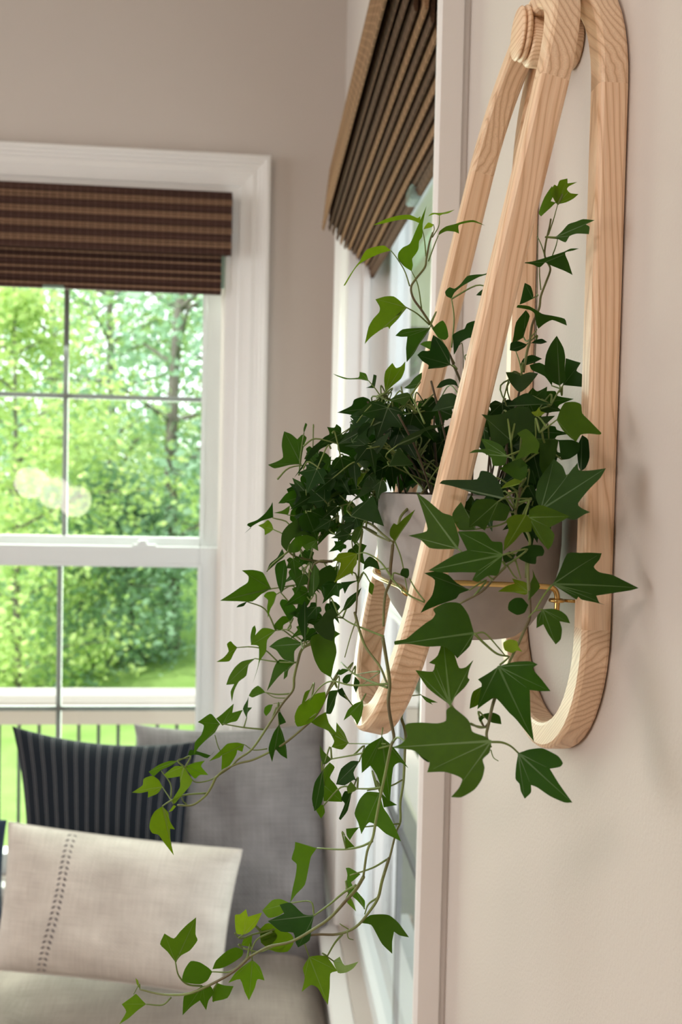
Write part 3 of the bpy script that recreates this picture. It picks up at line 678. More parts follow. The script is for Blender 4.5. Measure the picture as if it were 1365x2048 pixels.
# trees: trunk, limbs and a crown of loose leaf sprays
def tree_mesh(seed, h, rx, base, nleaf, size, mt, trunk_r=.11, dens=1.0):
    rnd = random.Random(seed)
    tb = MB(); top = Vector((rnd.uniform(-.3, .3), rnd.uniform(-.3, .3), h*.93))
    spine = catmull([(0, 0, -.2), (rnd.uniform(-.1, .1), rnd.uniform(-.1, .1), h*.3), (top.x*.6, top.y*.6, h*.6), top], 4)
    tb.tube(spine, [trunk_r*(1-.85*i/(len(spine)-1)) for i in range(len(spine))], 7)
    tips = []
    nb = int(22*dens)
    for k in range(nb):
        t = base/h+(1-base/h)*(k+.5)/nb; i = min(int(t*(len(spine)-1)), len(spine)-2); p = spine[i]
        a = k*2.4+rnd.uniform(-.5, .5); r = rx*math.sin(math.pi*(.18+.80*(k+.5)/nb))**.7*rnd.uniform(.75, 1.15)
        q = p+Vector((math.cos(a)*r, math.sin(a)*r, rnd.uniform(.0, .6)*r*.6))
        tb.tube([p, p.lerp(q, .5)+Vector((0, 0, .12*r)), q], [trunk_r*.32, trunk_r*.2, .008], 5)
        for w in range(4): tips.append((p.lerp(q, .35+.2*w), .30+.16*r))
    v = []; f = []; tn = []
    for k in range(nleaf):
        c, s = rnd.choice(tips); d = Vector((rnd.gauss(0, 1), rnd.gauss(0, 1), rnd.gauss(0, .75)))*s*.62
        p = c+d; ax = Vector((rnd.gauss(0, 1), rnd.gauss(0, 1), rnd.gauss(-.4, .7))).normalized(); nn = ax.orthogonal().normalized()
        nn = Matrix.Rotation(rnd.uniform(0, 6.28), 3, ax) @ nn; sd_ = ax.cross(nn)
        L = size*rnd.uniform(.6, 1.3); b = len(v)
        v += [p, p+ax*L*.5+sd_*L*.32+nn*L*.05, p+ax*L, p+ax*L*.5-sd_*L*.32+nn*L*.05]
        f.append((b, b+1, b+2, b+3)); tn += [min(1, max(0, rnd.gauss(.5, .28)))]*4
    tm = bpy.data.meshes.new('trunk'); tm.from_pydata([tuple(p) for p in tb.v], [], tb.f); tm.materials.append(M['bark'])
    cm = bpy.data.meshes.new('crown'); cm.from_pydata([tuple(p) for p in v], [], f); cm.materials.append(mt)
    at = cm.attributes.new('tint', 'FLOAT', 'POINT'); at.data.foreach_set('value', tn)
    return tm, cm
kinds = [tree_mesh(1, 11, 2.6, 1.6, 6000, .15, M['fol1']), tree_mesh(2, 12.5, 3.0, 2.4, 6500, .16, M['fol2'], .14), tree_mesh(3, 7.0, 1.9, .3, 11000, .13, M['fol3'], .07), tree_mesh(4, 3.0, 1.2, .15, 7000, .11, M['fol2'], .03), tree_mesh(5, 8, 1.7, .2, 22000, .16, M['fol4'], .12)]
def tree(k, x, y, rz, s, nm, label, group=None):
    z = GZ+max(0, y-13)*.05
    r = empty(nm, (x, y, z), label, 'shrub' if k == 3 else 'tree', group); r.rotation_euler.z = rz; r.scale = (s, s, s)
    a = link(bpy.data.objects.new('trunk', kinds[k][0]), r); b = link(bpy.data.objects.new('crown', kinds[k][1]), r); tag(b, kind='stuff')
def tp(u, y): return atY(u, 1300, y).x
for (k, u, y, rz, s, nm, lb) in [
    (1, 345, 15.5, .3, 1.0, 'leafy_tree', 'blue green leafy tree right of the muntin, behind the lawn edge'),
    (2, 35, 12.5, 1.3, .85, 'young_tree', 'yellow green young tree at the left edge of the window, nearest the deck'),
    (0, 215, 17.5, 2.1, 1.05, 'leafy_tree', 'bright green tree behind the muntin of the back window'),
    (0, 430, 19.0, .9, 1.0, 'leafy_tree', 'bright green tree behind the right stile of the back window'),
    (1, 100, 20.5, 4.0, 1.0, 'leafy_tree', 'tall blue green tree high in the upper left pane'),
    (3, 265, 15.0, .2, 1.0, 'shrub', 'low blue green shrub at the lawn edge in the lower pane'),
    (3, 150, 14.2, 2.0, 1.1, 'shrub', 'low blue green shrub beside the yellow green tree')]:
    tree(k, tp(u, y), y, rz, s, nm, lb)
for (u, y, s_, w_) in ((20, 22, .62, 'at the left edge of the lower pane'), (165, 24, .62, 'just right of the vertical muntin'), (300, 22.5, .60, 'in the right half of the lower pane'), (410, 25, .66, 'behind the right stile')):
    tree(2, tp(u, y), y, u*.7, s_, 'understory_tree', 'low yellow green tree of the wood edge '+w_, 'low trees along the edge of the wood')
rnd = random.Random(5)
for (x, y, q) in ((1.75, 9.0, .4), (2.9, 11.2, 2.0), (2.3, 13.6, 4.1)):
    tree(4, x, y, q, 1.0, 'evergreen_tree', 'dense dark evergreen beyond the right window, %s of three' % ('nearest' if y < 10 else 'middle one' if y < 12 else 'farthest'), 'evergreens past the right window')
pw = empty('pane_tone_wall', (.62, 4, -1), 'added lilac grey low wall with pale cap, toning the right window pane', 'wall')
mb = MB(); mb.box((.60, 2.4, GZ+.13), (.70, 7.5, -.11)); mb.out('wall_panel', M['lilac'], pw)  # added wall, stands in for the grey reflected in the right pane
mb = MB(); mb.box((.57, 2.38, -.11), (.73, 7.52, -.07)); mb.out('wall_cap', M['deckcap'], pw, bevel=.004)
pr_ = empty('sky_block_roof', (1.6, 3.2, 2.62), 'added unseen pale flat roof blocking sky light outside the right window', 'roof')
mb = MB(); mb.box((.18, -.4, 2.62), (3.0, 7.0, 2.74)); mb.out('roof_deck', M['siding'], pr_)  # unseen roof added to keep sky light off the right window
for q in (1.2, 4.1, 6.9):
    mb = MB(); mb.box((2.85, q-.06, GZ), (2.97, q+.06, 2.62)); mb.out('roof_post', M['deckcap'], pr_, bevel=.004)
for (x, y) in [(-8.6, 17), (2.4, 18.5), (3.6, 24), (6.2, 16), (1.9, 13), (8.5, 21), (9.5, 11), (6.6, 8.5), (12, 15), (13, 6)]:
    tree(rnd.choice((0, 1, 0, 1, 2)), x, y, rnd.uniform(0, 6), rnd.uniform(.9, 1.2), 'wood_tree', 'tree of the dense green wood beyond the lawn', 'trees of the wood behind the lawn')
# ------------------------------------------------------------------ the ivy
# Outlines of the leaves that show singly: crop letter, tone, distance Y, then x,y pairs (first pair = where the stalk joins).
CROP = dict(A=(660, 400), B=(930, 340), C=(880, 680), D=(780, 960), E=(950, 1060), G=(820, 1240), H=(430, 830), I=(560, 740), J=(430, 1180), K=(560, 1240), L=(250, 1360), N=(500, 1536), O=(220, 1536))
LEAVES = '''
A 1.5 .53 490,405 440,368 390,370 300,395 265,440 240,490 215,520 160,600 110,685 125,680 190,570 235,515 310,470 400,430 460,412
A 1.6 .54 725,190 725,130 700,145 640,120 550,125 450,150 350,195 430,185 520,165 620,155 680,170
A 1.3 .53 655,570 590,530 545,470 550,420 585,380 640,350 680,260 700,215 725,160 775,45 745,190 740,290 715,330 710,390 690,430 660,470 665,520
A 1.5 .53 878,125 840,115 785,130 820,105 870,105 920,98 1000,72 950,105 905,115
A 2.0 .53 830,195 790,180 765,205 750,235 790,225 820,215
A 1.0 .52 868,285 880,250 930,215 1000,195 1060,175 1150,165 1245,205 1150,180 1080,188 1030,205 1035,270 1000,255 940,250 900,265
A 0.4 .52 975,790 935,770 925,735 960,700 1000,710 1050,670 1100,610 1175,597 1250,590 1310,530 1290,585 1200,615 1130,650 1060,690 1000,740
A 0.2 .51 1290,700 1230,710 1190,740 1170,760 1220,765 1290,750
A 1.15 .52 615,860 560,810 510,778 440,780 365,800 400,860 395,900 350,950 310,1020 280,1150 330,1095 420,1030 465,1015 478,1035 490,1010 550,950
A 0.6 .51 800,1025 700,1025 580,1040 525,1085 570,1095 620,1095 615,1180 625,1285 680,1220 720,1150 770,1080
A 0.1 .52 965,1320 900,1345 785,1360 790,1325 740,1290 700,1245 740,1210 800,1205 815,1120 830,1070 880,1110 940,1180 960,1250
A 0.9 .53 810,1200 760,1175 720,1150 760,1130 815,1130
A 0.2 .51 990,1130 985,1080 1040,1045 1080,1030 1100,990 1160,968 1210,985 1200,1030 1165,1060 1160,1100 1110,1105 1050,1140 1020,1200 995,1240
A 0.8 .50 820,1030 860,990 905,965 935,1010 950,1090 920,1120 870,1100 840,1060
A 1.2 .52 445,1540 435,1450 445,1370 500,1305 530,1345 570,1330 605,1290 600,1360 570,1430 510,1480
A 0.9 .54 310,1445 290,1390 240,1375 230,1420 140,1425 25,1390 60,1410 130,1435 230,1435
A 0.2 .54 360,1505 290,1505 335,1480 350,1395 375,1405 370,1450
A 0.7 .52 715,1470 700,1500 640,1510 590,1500 640,1470 680,1420 740,1380 735,1430
A 0.0 .52 1030,1500 1000,1480 940,1480 890,1500 850,1500 890,1450 960,1428 1010,1450
A 0.6 .54 450,1590 360,1600 290,1640 205,1715 215,1730 290,1700 380,1680 420,1640
A 0.7 .52 465,1610 540,1560 610,1540 660,1560 625,1600 600,1650 540,1620
A 10.3 .50 1050,1640 1000,1670 900,1680 810,1680 850,1630 900,1560 980,1550 1040,1590
A 10.4 .52 440,1760 300,1840 200,1930 120,1935 60,1940 130,1880 250,1800 400,1740
A 10.3 .50 540,1960 600,1900 700,1850 820,1800 935,1790 860,1820 760,1850 700,1920 620,1960
B 1.2 .47 740,275 715,240 690,180 715,120 740,130 760,85 825,65 825,105 905,92 835,130 820,155 850,185 912,192 870,230 810,260
B 1.1 .475 730,260 690,300 610,370 590,340 640,215 700,130 720,180 690,250
B 0.6 .455 725,540 780,490 830,435 890,415 950,393 1040,400 970,435 1000,455 995,515 900,510 840,530 810,580 760,560
B 0.5 .465 645,740 600,780 550,760 460,745 540,735 640,705 720,680 800,650 850,625 920,620 870,640 805,660 830,740 857,855 780,810 700,770
B 0.3 .48 545,1030 490,1060 440,1080 480,900 530,930 550,1000
B 0.5 .47 590,1270 570,1220 560,1150 520,1120 415,1100 430,1080 520,1090 620,1150 700,1165 800,1190 820,1245 770,1225 700,1200 640,1230
B 0.3 .485 470,1340 420,1370 380,1380 410,1220 490,1120 520,1170 490,1270
B 0.0 .48 530,1385 570,1360 620,1350 660,1375 610,1392
B 0.0 .49 500,1395 430,1370 370,1380 360,1440 420,1450 480,1420
B 0.4 .475 760,1725 690,1690 640,1600 650,1480 690,1390 738,1325 790,1420 805,1500 800,1600 810,1680
B 0.2 .485 790,1720 800,1600 810,1505 880,1530 930,1545 895,1610 950,1650 945,1740 860,1730
B 0.4 .48 700,1730 640,1650 540,1600 520,1560 600,1540 680,1590 700,1680
B 10.4 .47 450,1640 520,1620 590,1630 520,1720 440,1778 370,1710 330,1620 390,1620
B 0.5 .47 330,1890 400,1830 500,1790 600,1840 700,1870 600,1880 450,1890
B 0.1 .49 440,1570 470,1510 540,1480 620,1510 560,1540 500,1560
C 1.1 .435 935,640 965,560 1000,510 1080,500 1130,520 1140,590 1200,650 1295,740 1280,755 1200,750 1130,760 1090,820 1040,780 980,720
C 1.9 .45 775,618 725,575 770,570 795,535 810,570 845,580 815,605
C 10.6 .44 570,805 510,850 420,840 395,720 370,650 325,605 400,610 500,590 560,560 640,535 720,545 760,610 850,600 940,590 830,690 740,740 640,750
C 1.1 .425 595,965 640,890 660,800 620,750 690,710 750,760 800,830 790,920 740,910 680,940
C 0.9 .43 540,930 520,1000 430,1010 410,940 340,900 235,905 280,880 370,870 330,790 400,800 500,850
C 0.6 .44 770,790 880,790 950,800 930,920 900,1000 830,1080 800,1000 800,880
C 0.4 .45 970,960 960,860 950,800 1060,800 1120,830 1110,900 1040,950
C 0.0 .45 1130,1050 1110,1000 1100,860 1140,760 1190,800 1200,940 1170,1020
C 10.7 .425 810,1360 770,1260 790,1130 850,1040 920,960 990,1020 1020,1100 1110,990 1120,1050 1210,1050 1335,1035 1290,1110 1210,1190 1110,1310 1140,1350 1210,1385 1160,1400 1080,1440 1000,1420 920,1370
C 0.3 .43 520,1270 420,1250 300,1240 200,1200 100,1170 0,1150 30,1125 150,1120 300,1115 330,1050 400,1060 460,1110 500,1190
C 0.7 .425 470,1290 400,1270 300,1280 245,1350 232,1500 300,1490 360,1525 400,1450 480,1450 530,1440 560,1340
C 1.3 .41 690,1395 730,1440 730,1530 660,1540 600,1610 515,1690 520,1600 550,1520 530,1440 590,1400
C 1.0 .415 715,1420 720,1360 800,1320 900,1350 1040,1410 960,1460 880,1500 920,1560 900,1640 870,1680 800,1600 750,1520
C 0.8 .43 620,1130 560,1080 480,1030 540,990 640,950 700,1000 700,1080 660,1130
C 1.4 .42 640,1150 590,1170 485,1190 540,1140 600,1110 660,1130
D 0.8 .42 545,550 430,555 320,545 250,480 150,445 295,410 290,340 250,220 200,90 300,160 420,260 500,290 540,400 560,480
D 0.8 .43 690,400 560,400 500,290 525,230 570,175 610,240 640,290 680,350
D 0.75 .41 905,600 890,690 860,765 790,765 710,815 660,800 690,740 560,735 420,735 310,715 420,650 530,590 620,560 545,410 640,410 760,420 820,490 900,500
D 0.5 .425 640,880 560,910 530,950 420,990 320,1030 250,1065 290,990 340,920 360,800 275,745 380,730 470,760 530,820
D 0.75 .41 675,1225 640,1330 540,1430 500,1380 430,1330 300,1330 150,1305 40,1310 40,1280 130,1265 200,1210 290,1140 340,1110 365,1070 350,1030 450,985 560,990 630,1080
D 0.85 .40 485,1800 400,1740 300,1660 205,1520 340,1530 360,1470 310,1455 380,1390 420,1240 480,1310 520,1400 555,1500 610,1495 670,1435 640,1510 625,1580 640,1600 600,1660 520,1740
D 0.6 .405 870,1490 800,1540 710,1595 740,1630 730,1700 700,1835 790,1770 850,1745 950,1860 1010,1920 1145,2100 1125,1900 1120,1680 1200,1690 1285,1690 1220,1600 1150,1510 1190,1475 1130,1450 1000,1455
D 1.0 .42 740,1650 670,1690 650,1740 640,1830 690,1810 720,1780
D 0.6 .41 760,1900 720,1940 710,1900 760,1870 830,1865 880,1890 895,1955 830,1945 790,1930
D 0.5 .42 1110,1000 1060,945 1000,945 955,980 950,1040 1020,1080 1080,1060
D 1.4 .42 1115,900 1080,920 1000,900 865,890 930,850 1000,830 980,790 1060,810 1100,830
D 0.8 .415 1110,965 1115,850 1150,770 1148,705 1170,770 1205,850 1170,900
D 0.5 .42 1005,600 1060,540 1150,515 1220,520 1245,560 1230,600 1180,610 1170,670 1120,670 1050,640
D 0.5 .42 920,670 905,610 960,570 1005,600 980,640
D 1.2 .46 40,490 0,450 0,400 30,350 60,360 110,310 205,235 160,320 90,420
D 0.3 .46 80,760 100,710 150,710 155,760 140,790
D 0.8 .56 110,1330 60,1360 20,1420 90,1440 120,1380
D 0.8 .56 245,1715 320,1750 385,1780 330,1780 345,1798 290,1770
E 0.8 .41 545,635 500,690 495,785 550,755 590,830 650,910 690,870 700,790 680,730 765,745 740,690 690,650 620,630
E 0.6 .415 625,435 680,330 740,195 840,190 930,180 1020,175 1000,230 955,290 1000,330 1100,345 1180,380 1320,440 1250,465 1100,495 975,520 1000,575 1050,590 960,575 860,560 830,535 815,560 740,510
E 1.8 .41 300,985 240,960 230,900 280,875 340,890 350,930 385,975 340,965
G 0.95 .37 655,970 600,930 540,910 500,890 485,830 460,790 400,740 340,700 300,730 295,810 220,830 100,820 0,825 -40,850 -20,930 -70,990 -150,1020 -60,1030 40,1045 90,1090 160,1140 140,1220 280,1220 380,1250 425,1280 400,1350 340,1425 420,1425 520,1360 580,1270 600,1180 585,1115 640,1060
G 0.6 .395 870,1065 960,1035 1060,1025 1120,1050 1190,1090 1225,1145 1200,1175 1120,1190 1190,1310 1290,1460 1230,1460 1120,1410 1020,1340 970,1320 970,1380 920,1430 890,1370 880,1310 850,1270 855,1160
G 0.0 .385 50,1050 120,1060 180,1100 150,1140 90,1100
H 0.6 .57 690,395 600,405 480,438 425,405 500,375 545,340 535,250 540,190 555,125 610,150 660,195 700,160 735,185 715,240 700,310
H 0.5 .57 712,150 710,110 725,62 740,75 728,110
H 0.1 .55 980,200 930,235 850,270 780,330 720,400 640,485 720,370 770,270 830,220 880,175 950,140 980,105
H 0.6 .55 745,640 740,610 640,600 570,630 510,705 560,705 590,690 610,740 640,770 690,700
H 0.3 .56 465,820 370,850 300,890 235,950 290,905 255,885 265,870 340,840 400,790 445,730 460,697 465,770
H 1.2 .56 470,915 440,940 400,962 395,915 345,882 390,865 425,840 455,870
H 10.9 .56 585,800 530,790 470,783 540,765 600,725 595,770
H 10.3 .54 820,990 740,960 640,980 590,1040 575,1100 530,1040 535,950 580,890 650,840 700,810 750,830 780,910
H 0.8 .545 820,1000 830,1090 770,1060 740,1095 700,1050 670,1095 600,1100 590,1050 650,980 740,960
H 0.8 .56 450,1390 370,1435 300,1492 180,1490 45,1485 130,1430 200,1380 260,1340 265,1290 210,1245 300,1240 380,1260 420,1330
H 0.1 .56 260,1490 230,1530 172,1540 190,1520
H 1.1 .56 495,1430 475,1500 445,1550 425,1620 418,1540 425,1480 392,1450 420,1420 470,1412
H 0.6 .55 600,1650 560,1590 520,1510 540,1470 600,1490 650,1550 640,1600
H 0.5 .55 665,1405 640,1340 590,1260 630,1220 700,1250 690,1310 715,1330
H 0.5 .55 530,1430 500,1350 480,1230 500,1180 560,1150 580,1230 570,1330 550,1400
H 0.2 .56 415,1255 440,1190 500,1140 540,1070 560,1130 500,1180 450,1225
H 1.5 .50 1140,1110 1080,1100 990,1110 960,1165 1005,1185 990,1250 955,1345 1020,1300 1085,1260 1100,1290 1110,1230 1135,1190
H 0.4 .51 960,1330 900,1330 830,1390 780,1450 840,1340 830,1250 920,1200 970,1260
H 0.8 .53 790,1450 750,1440 760,1300 790,1190 830,1240 835,1340
H 0.2 .52 720,1820 690,1740 660,1640 690,1540 720,1480 745,1560 740,1700
H 10.4 .51 990,1600 950,1640 960,1730 940,1810 880,1790 820,1740 790,1690 830,1650 890,1570 940,1550
J 0.8 .53 930,700 850,650 800,560 770,450 770,380 830,350 890,380 960,420 975,500 950,600
J 0.7 .55 700,430 640,490 640,580 560,560 520,520 490,480 430,450 500,400 580,375 640,400
J 0.7 .56 640,580 590,640 580,690 550,715 555,650 500,700 410,800 440,720 470,630 520,560
J 1.05 .56 490,325 420,400 410,490 360,560 330,650 295,735 330,640 350,560 350,450 290,440 310,380 380,310 440,310
J 0.8 .56 600,250 550,280 540,320 480,310 480,270 540,210 600,215
J 1.0 .57 290,440 285,370 300,300 320,280 330,320 320,370
J 1.1 .57 180,460 150,510 115,570 15,572 70,540 110,490 95,435 125,410 150,435
J 0.9 .57 320,548 270,600 250,685 190,730 150,800 128,890 120,810 150,750 85,755 110,690 160,620 220,570
J 0.9 .57 405,820 350,840 300,860 268,845 300,795 345,765 380,790
L 0.9 .57 780,365 730,310 780,270 830,220 870,178 860,260 945,235 900,325 850,340
L 0.8 .57 760,350 720,420 650,480 590,540 550,600 560,500 610,440 630,365 580,340 680,270 720,300
L 0.5 .57 975,305 945,230 980,160 990,130 985,220 1020,220 985,260
L 1.0 .57 1185,195 1165,250 1130,290 1112,260 1120,220 1150,198
L 0.4 .56 1235,355 1190,420 1160,500 1150,560 1180,655 1205,550 1250,600 1300,630 1290,540 1265,430
L 0.4 .56 1240,250 1225,280 1240,360 1290,340 1270,300
L 1.2 .57 955,515 900,500 820,510 770,560 680,650 760,620 780,600 775,720 840,680 890,600 900,560 940,575
L 0.5 .58 500,625 540,600 590,600 660,625 725,560 690,600 650,590 580,570 520,560
L 1.2 .58 430,645 350,650 270,680 190,735 230,775 290,720 360,690
L 1.3 .575 475,690 400,690 315,755 350,785 440,770 440,860 380,960 400,990 460,920 520,850 540,800 500,740
L 1.2 .585 480,690 560,660 640,645 610,690 670,760 600,760 560,790 510,740
L 1.4 .58 300,855 260,910 185,942 185,890 120,900 55,890 140,840 150,790 220,770 270,800
L 1.4 .57 300,1010 240,1050 205,1110 195,1180 220,1225 270,1240 310,1300 390,1405 365,1290 360,1190 400,1195 360,1130 345,1060
L 1.6 .57 390,1000 350,1055 380,1045 410,1010
K 1.2 .54 365,575 290,590 220,640 150,690 122,770 150,850 250,820 300,750 360,650
K 1.1 .53 550,985 500,1040 415,1020 435,970 390,890 300,850 250,820 310,770 370,740 395,830 450,900 455,825 515,900
K 1.1 .54 245,555 200,580 170,690 210,640 240,570
K 0.3 .53 470,560 400,570 380,640 370,750 410,750 440,680 450,620
K 1.0 .52 665,645 600,670 545,720 510,805 570,760 600,800 620,845 650,780 670,720
K 0.5 .52 800,850 740,870 690,850 670,808 720,810 780,840
K 0.1 .52 580,680 540,640 480,600 460,560 500,540 530,600
K 0.4 .52 575,430 530,440 500,480 520,520 560,490
K 0.3 .52 600,450 640,500 610,580 590,530
K 0.6 .52 560,400 500,390 450,430 490,440
K 0.85 .46 815,935 730,980 680,1020 650,1090 648,1225 720,1165 770,1240 820,1370 860,1440 880,1450 905,1180 960,1140 1020,1185 980,1120 940,1060 890,1000
K 0.95 .47 800,1380 700,1375 640,1440 605,1550 630,1620 655,1715 690,1650 720,1620 770,1640 850,1710 970,1770 920,1650 870,1560 830,1500
K 0.7 .48 810,1380 860,1430 940,1480 880,1490 830,1500
K 0.9 .49 415,1115 375,1150 345,1150 325,1080 320,1000 350,1050
K 1.0 .50 350,1320 350,1200 400,1140 440,1180 400,1260 440,1310 490,1390 500,1455 350,1450
K 0.4 .49 345,1200 280,1300 258,1430 280,1530 330,1480 355,1380
K 1.0 .495 350,1480 260,1480 330,1590 360,1540
K 0.2 .48 640,1130 570,1130 490,1190 445,1310 520,1320 590,1280 615,1290 590,1220
K 1.1 .47 620,1350 570,1290 535,1340 545,1390 600,1370
K 0.2 .48 575,1380 520,1370 490,1440 520,1470 475,1580 490,1592 545,1520
K 0.9 .48 635,1660 530,1670 535,1720 560,1760 600,1700
K 1.1 .48 515,1715 535,1830 600,1815 550,1760
N 1.2 .50 535,645 450,620 365,598 360,650 335,730 375,770 365,860 340,960 318,1065 370,1000 440,930 470,800 490,710
N 0.45 .49 515,1180 430,1170 330,1080 240,1095 275,1165 145,1225 250,1310 350,1320 370,1400 390,1440 480,1380 495,1270
N 1.3 .51 320,1080 250,1050 180,1060 100,1140 150,1200 220,1190 270,1160
N 1.2 .50 475,1510 425,1600 440,1680 415,1790 490,1735 545,1760 590,1840 625,1890 640,1760 645,1645 700,1625 640,1540 610,1505 540,1500
N 20.0 .505 665,1545 720,1510 760,1580 870,1545 830,1600 770,1640 705,1640
N 0.7 .48 890,1240 960,1180 1060,1170 1120,1180 1190,1240 1275,1355 1200,1340 1155,1310 1140,1390 1140,1490 1060,1410 1010,1320 970,1255
N 1.0 .48 920,1130 860,1060 800,1010 765,970 780,860 765,800 800,800 885,850 830,900 810,920 860,990 920,1060
N 1.3 .48 790,1000 765,1060 850,1145 830,1080
N 1.2 .51 80,1290 150,1240 330,1330 350,1400 300,1470 200,1470 100,1410
N 1.6 .50 140,1450 250,1440 320,1370 250,1470
O 1.1 .51 525,1555 460,1470 400,1410 435,1325 510,1365 560,1310 620,1250 690,1195 685,1330 700,1380 640,1460 570,1500
O 0.95 .51 820,1630 780,1700 720,1730 620,1720 580,1690 600,1610 645,1545 720,1555 790,1600
O 1.0 .515 740,1745 650,1800 590,1830 580,1980 650,1910 720,1860 770,1940 790,1860 830,1800 800,1740
O 1.0 .52 860,1720 830,1780 820,1870 940,1840 990,1745 920,1740
O 1.3 .51 1140,1535 1060,1590 1000,1640 945,1720 1040,1690 1080,1790 1115,1860 1160,1760 1180,1690 1235,1700 1200,1590
O 1.0 .515 820,1610 850,1540 940,1460 1010,1430 1070,1450 1060,1500 980,1560 900,1600
O 1.9 .50 1070,1335 1010,1320 1000,1180 1040,1170 1090,1130 1105,1190 1220,1155 1170,1260 1120,1310
O 1.4 .51 290,1890 220,1940 150,2000 70,2048 130,1950 95,1890 180,1830 210,1810 250,1850
O 1.5 .51 240,1770 215,1730 205,1680 225,1700 235,1740
O 1.0 .51 1200,1300 1300,1290 1340,1350 1280,1420 1210,1400
O 1.4 .505 1050,1420 1080,1350 1140,1340 1130,1430
I 10.5 .51 575,1050 640,980 680,900 740,880 810,940 740,965 680,1000
I 10.6 .50 870,770 900,700 950,620 1000,670 1075,755 990,770
I 10.3 .51 690,800 620,730 590,700 660,620 740,600 800,540 880,490 850,570 800,650 740,720
I 0.4 .52 365,920 300,900 240,850 280,800 350,780 380,850
I 0.5 .52 580,860 490,880 380,890 440,820 520,740 560,780
I 1.3 .51 620,930 610,880 640,830 690,820 660,880
I 0.3 .53 210,960 165,890 170,850 230,820 260,880 250,940
I 0.4 .50 570,1170 590,1110 650,1070 750,1010 790,1120 835,1250 750,1220 660,1200
I 0.3 .52 440,1320 480,1250 560,1210 600,1220 560,1310 520,1380 480,1360
I 0.9 .51 665,1240 600,1270 570,1340 600,1390 640,1340
I 0.5 .49 800,1600 720,1570 670,1600 680,1530 720,1490 780,1530
I 0.7 .52 390,1060 420,990 500,950 570,930 520,990 460,1030
I 0.4 .53 250,1130 330,1090 400,1200 330,1190 270,1170
I 0.3 .53 460,590 500,540 580,560 590,620 540,650 470,650
I 0.2 .54 250,760 310,710 370,745 330,790 260,800
I 0.1 .53 585,470 590,410 640,440 620,470
I 0.4 .51 500,1930 540,1830 620,1770 655,1740 620,1830 560,1900
I 0.4 .51 640,1680 560,1720 520,1790 490,1700 580,1690
I 1.1 .50 720,1690 710,1770 740,1800 755,1720
'''
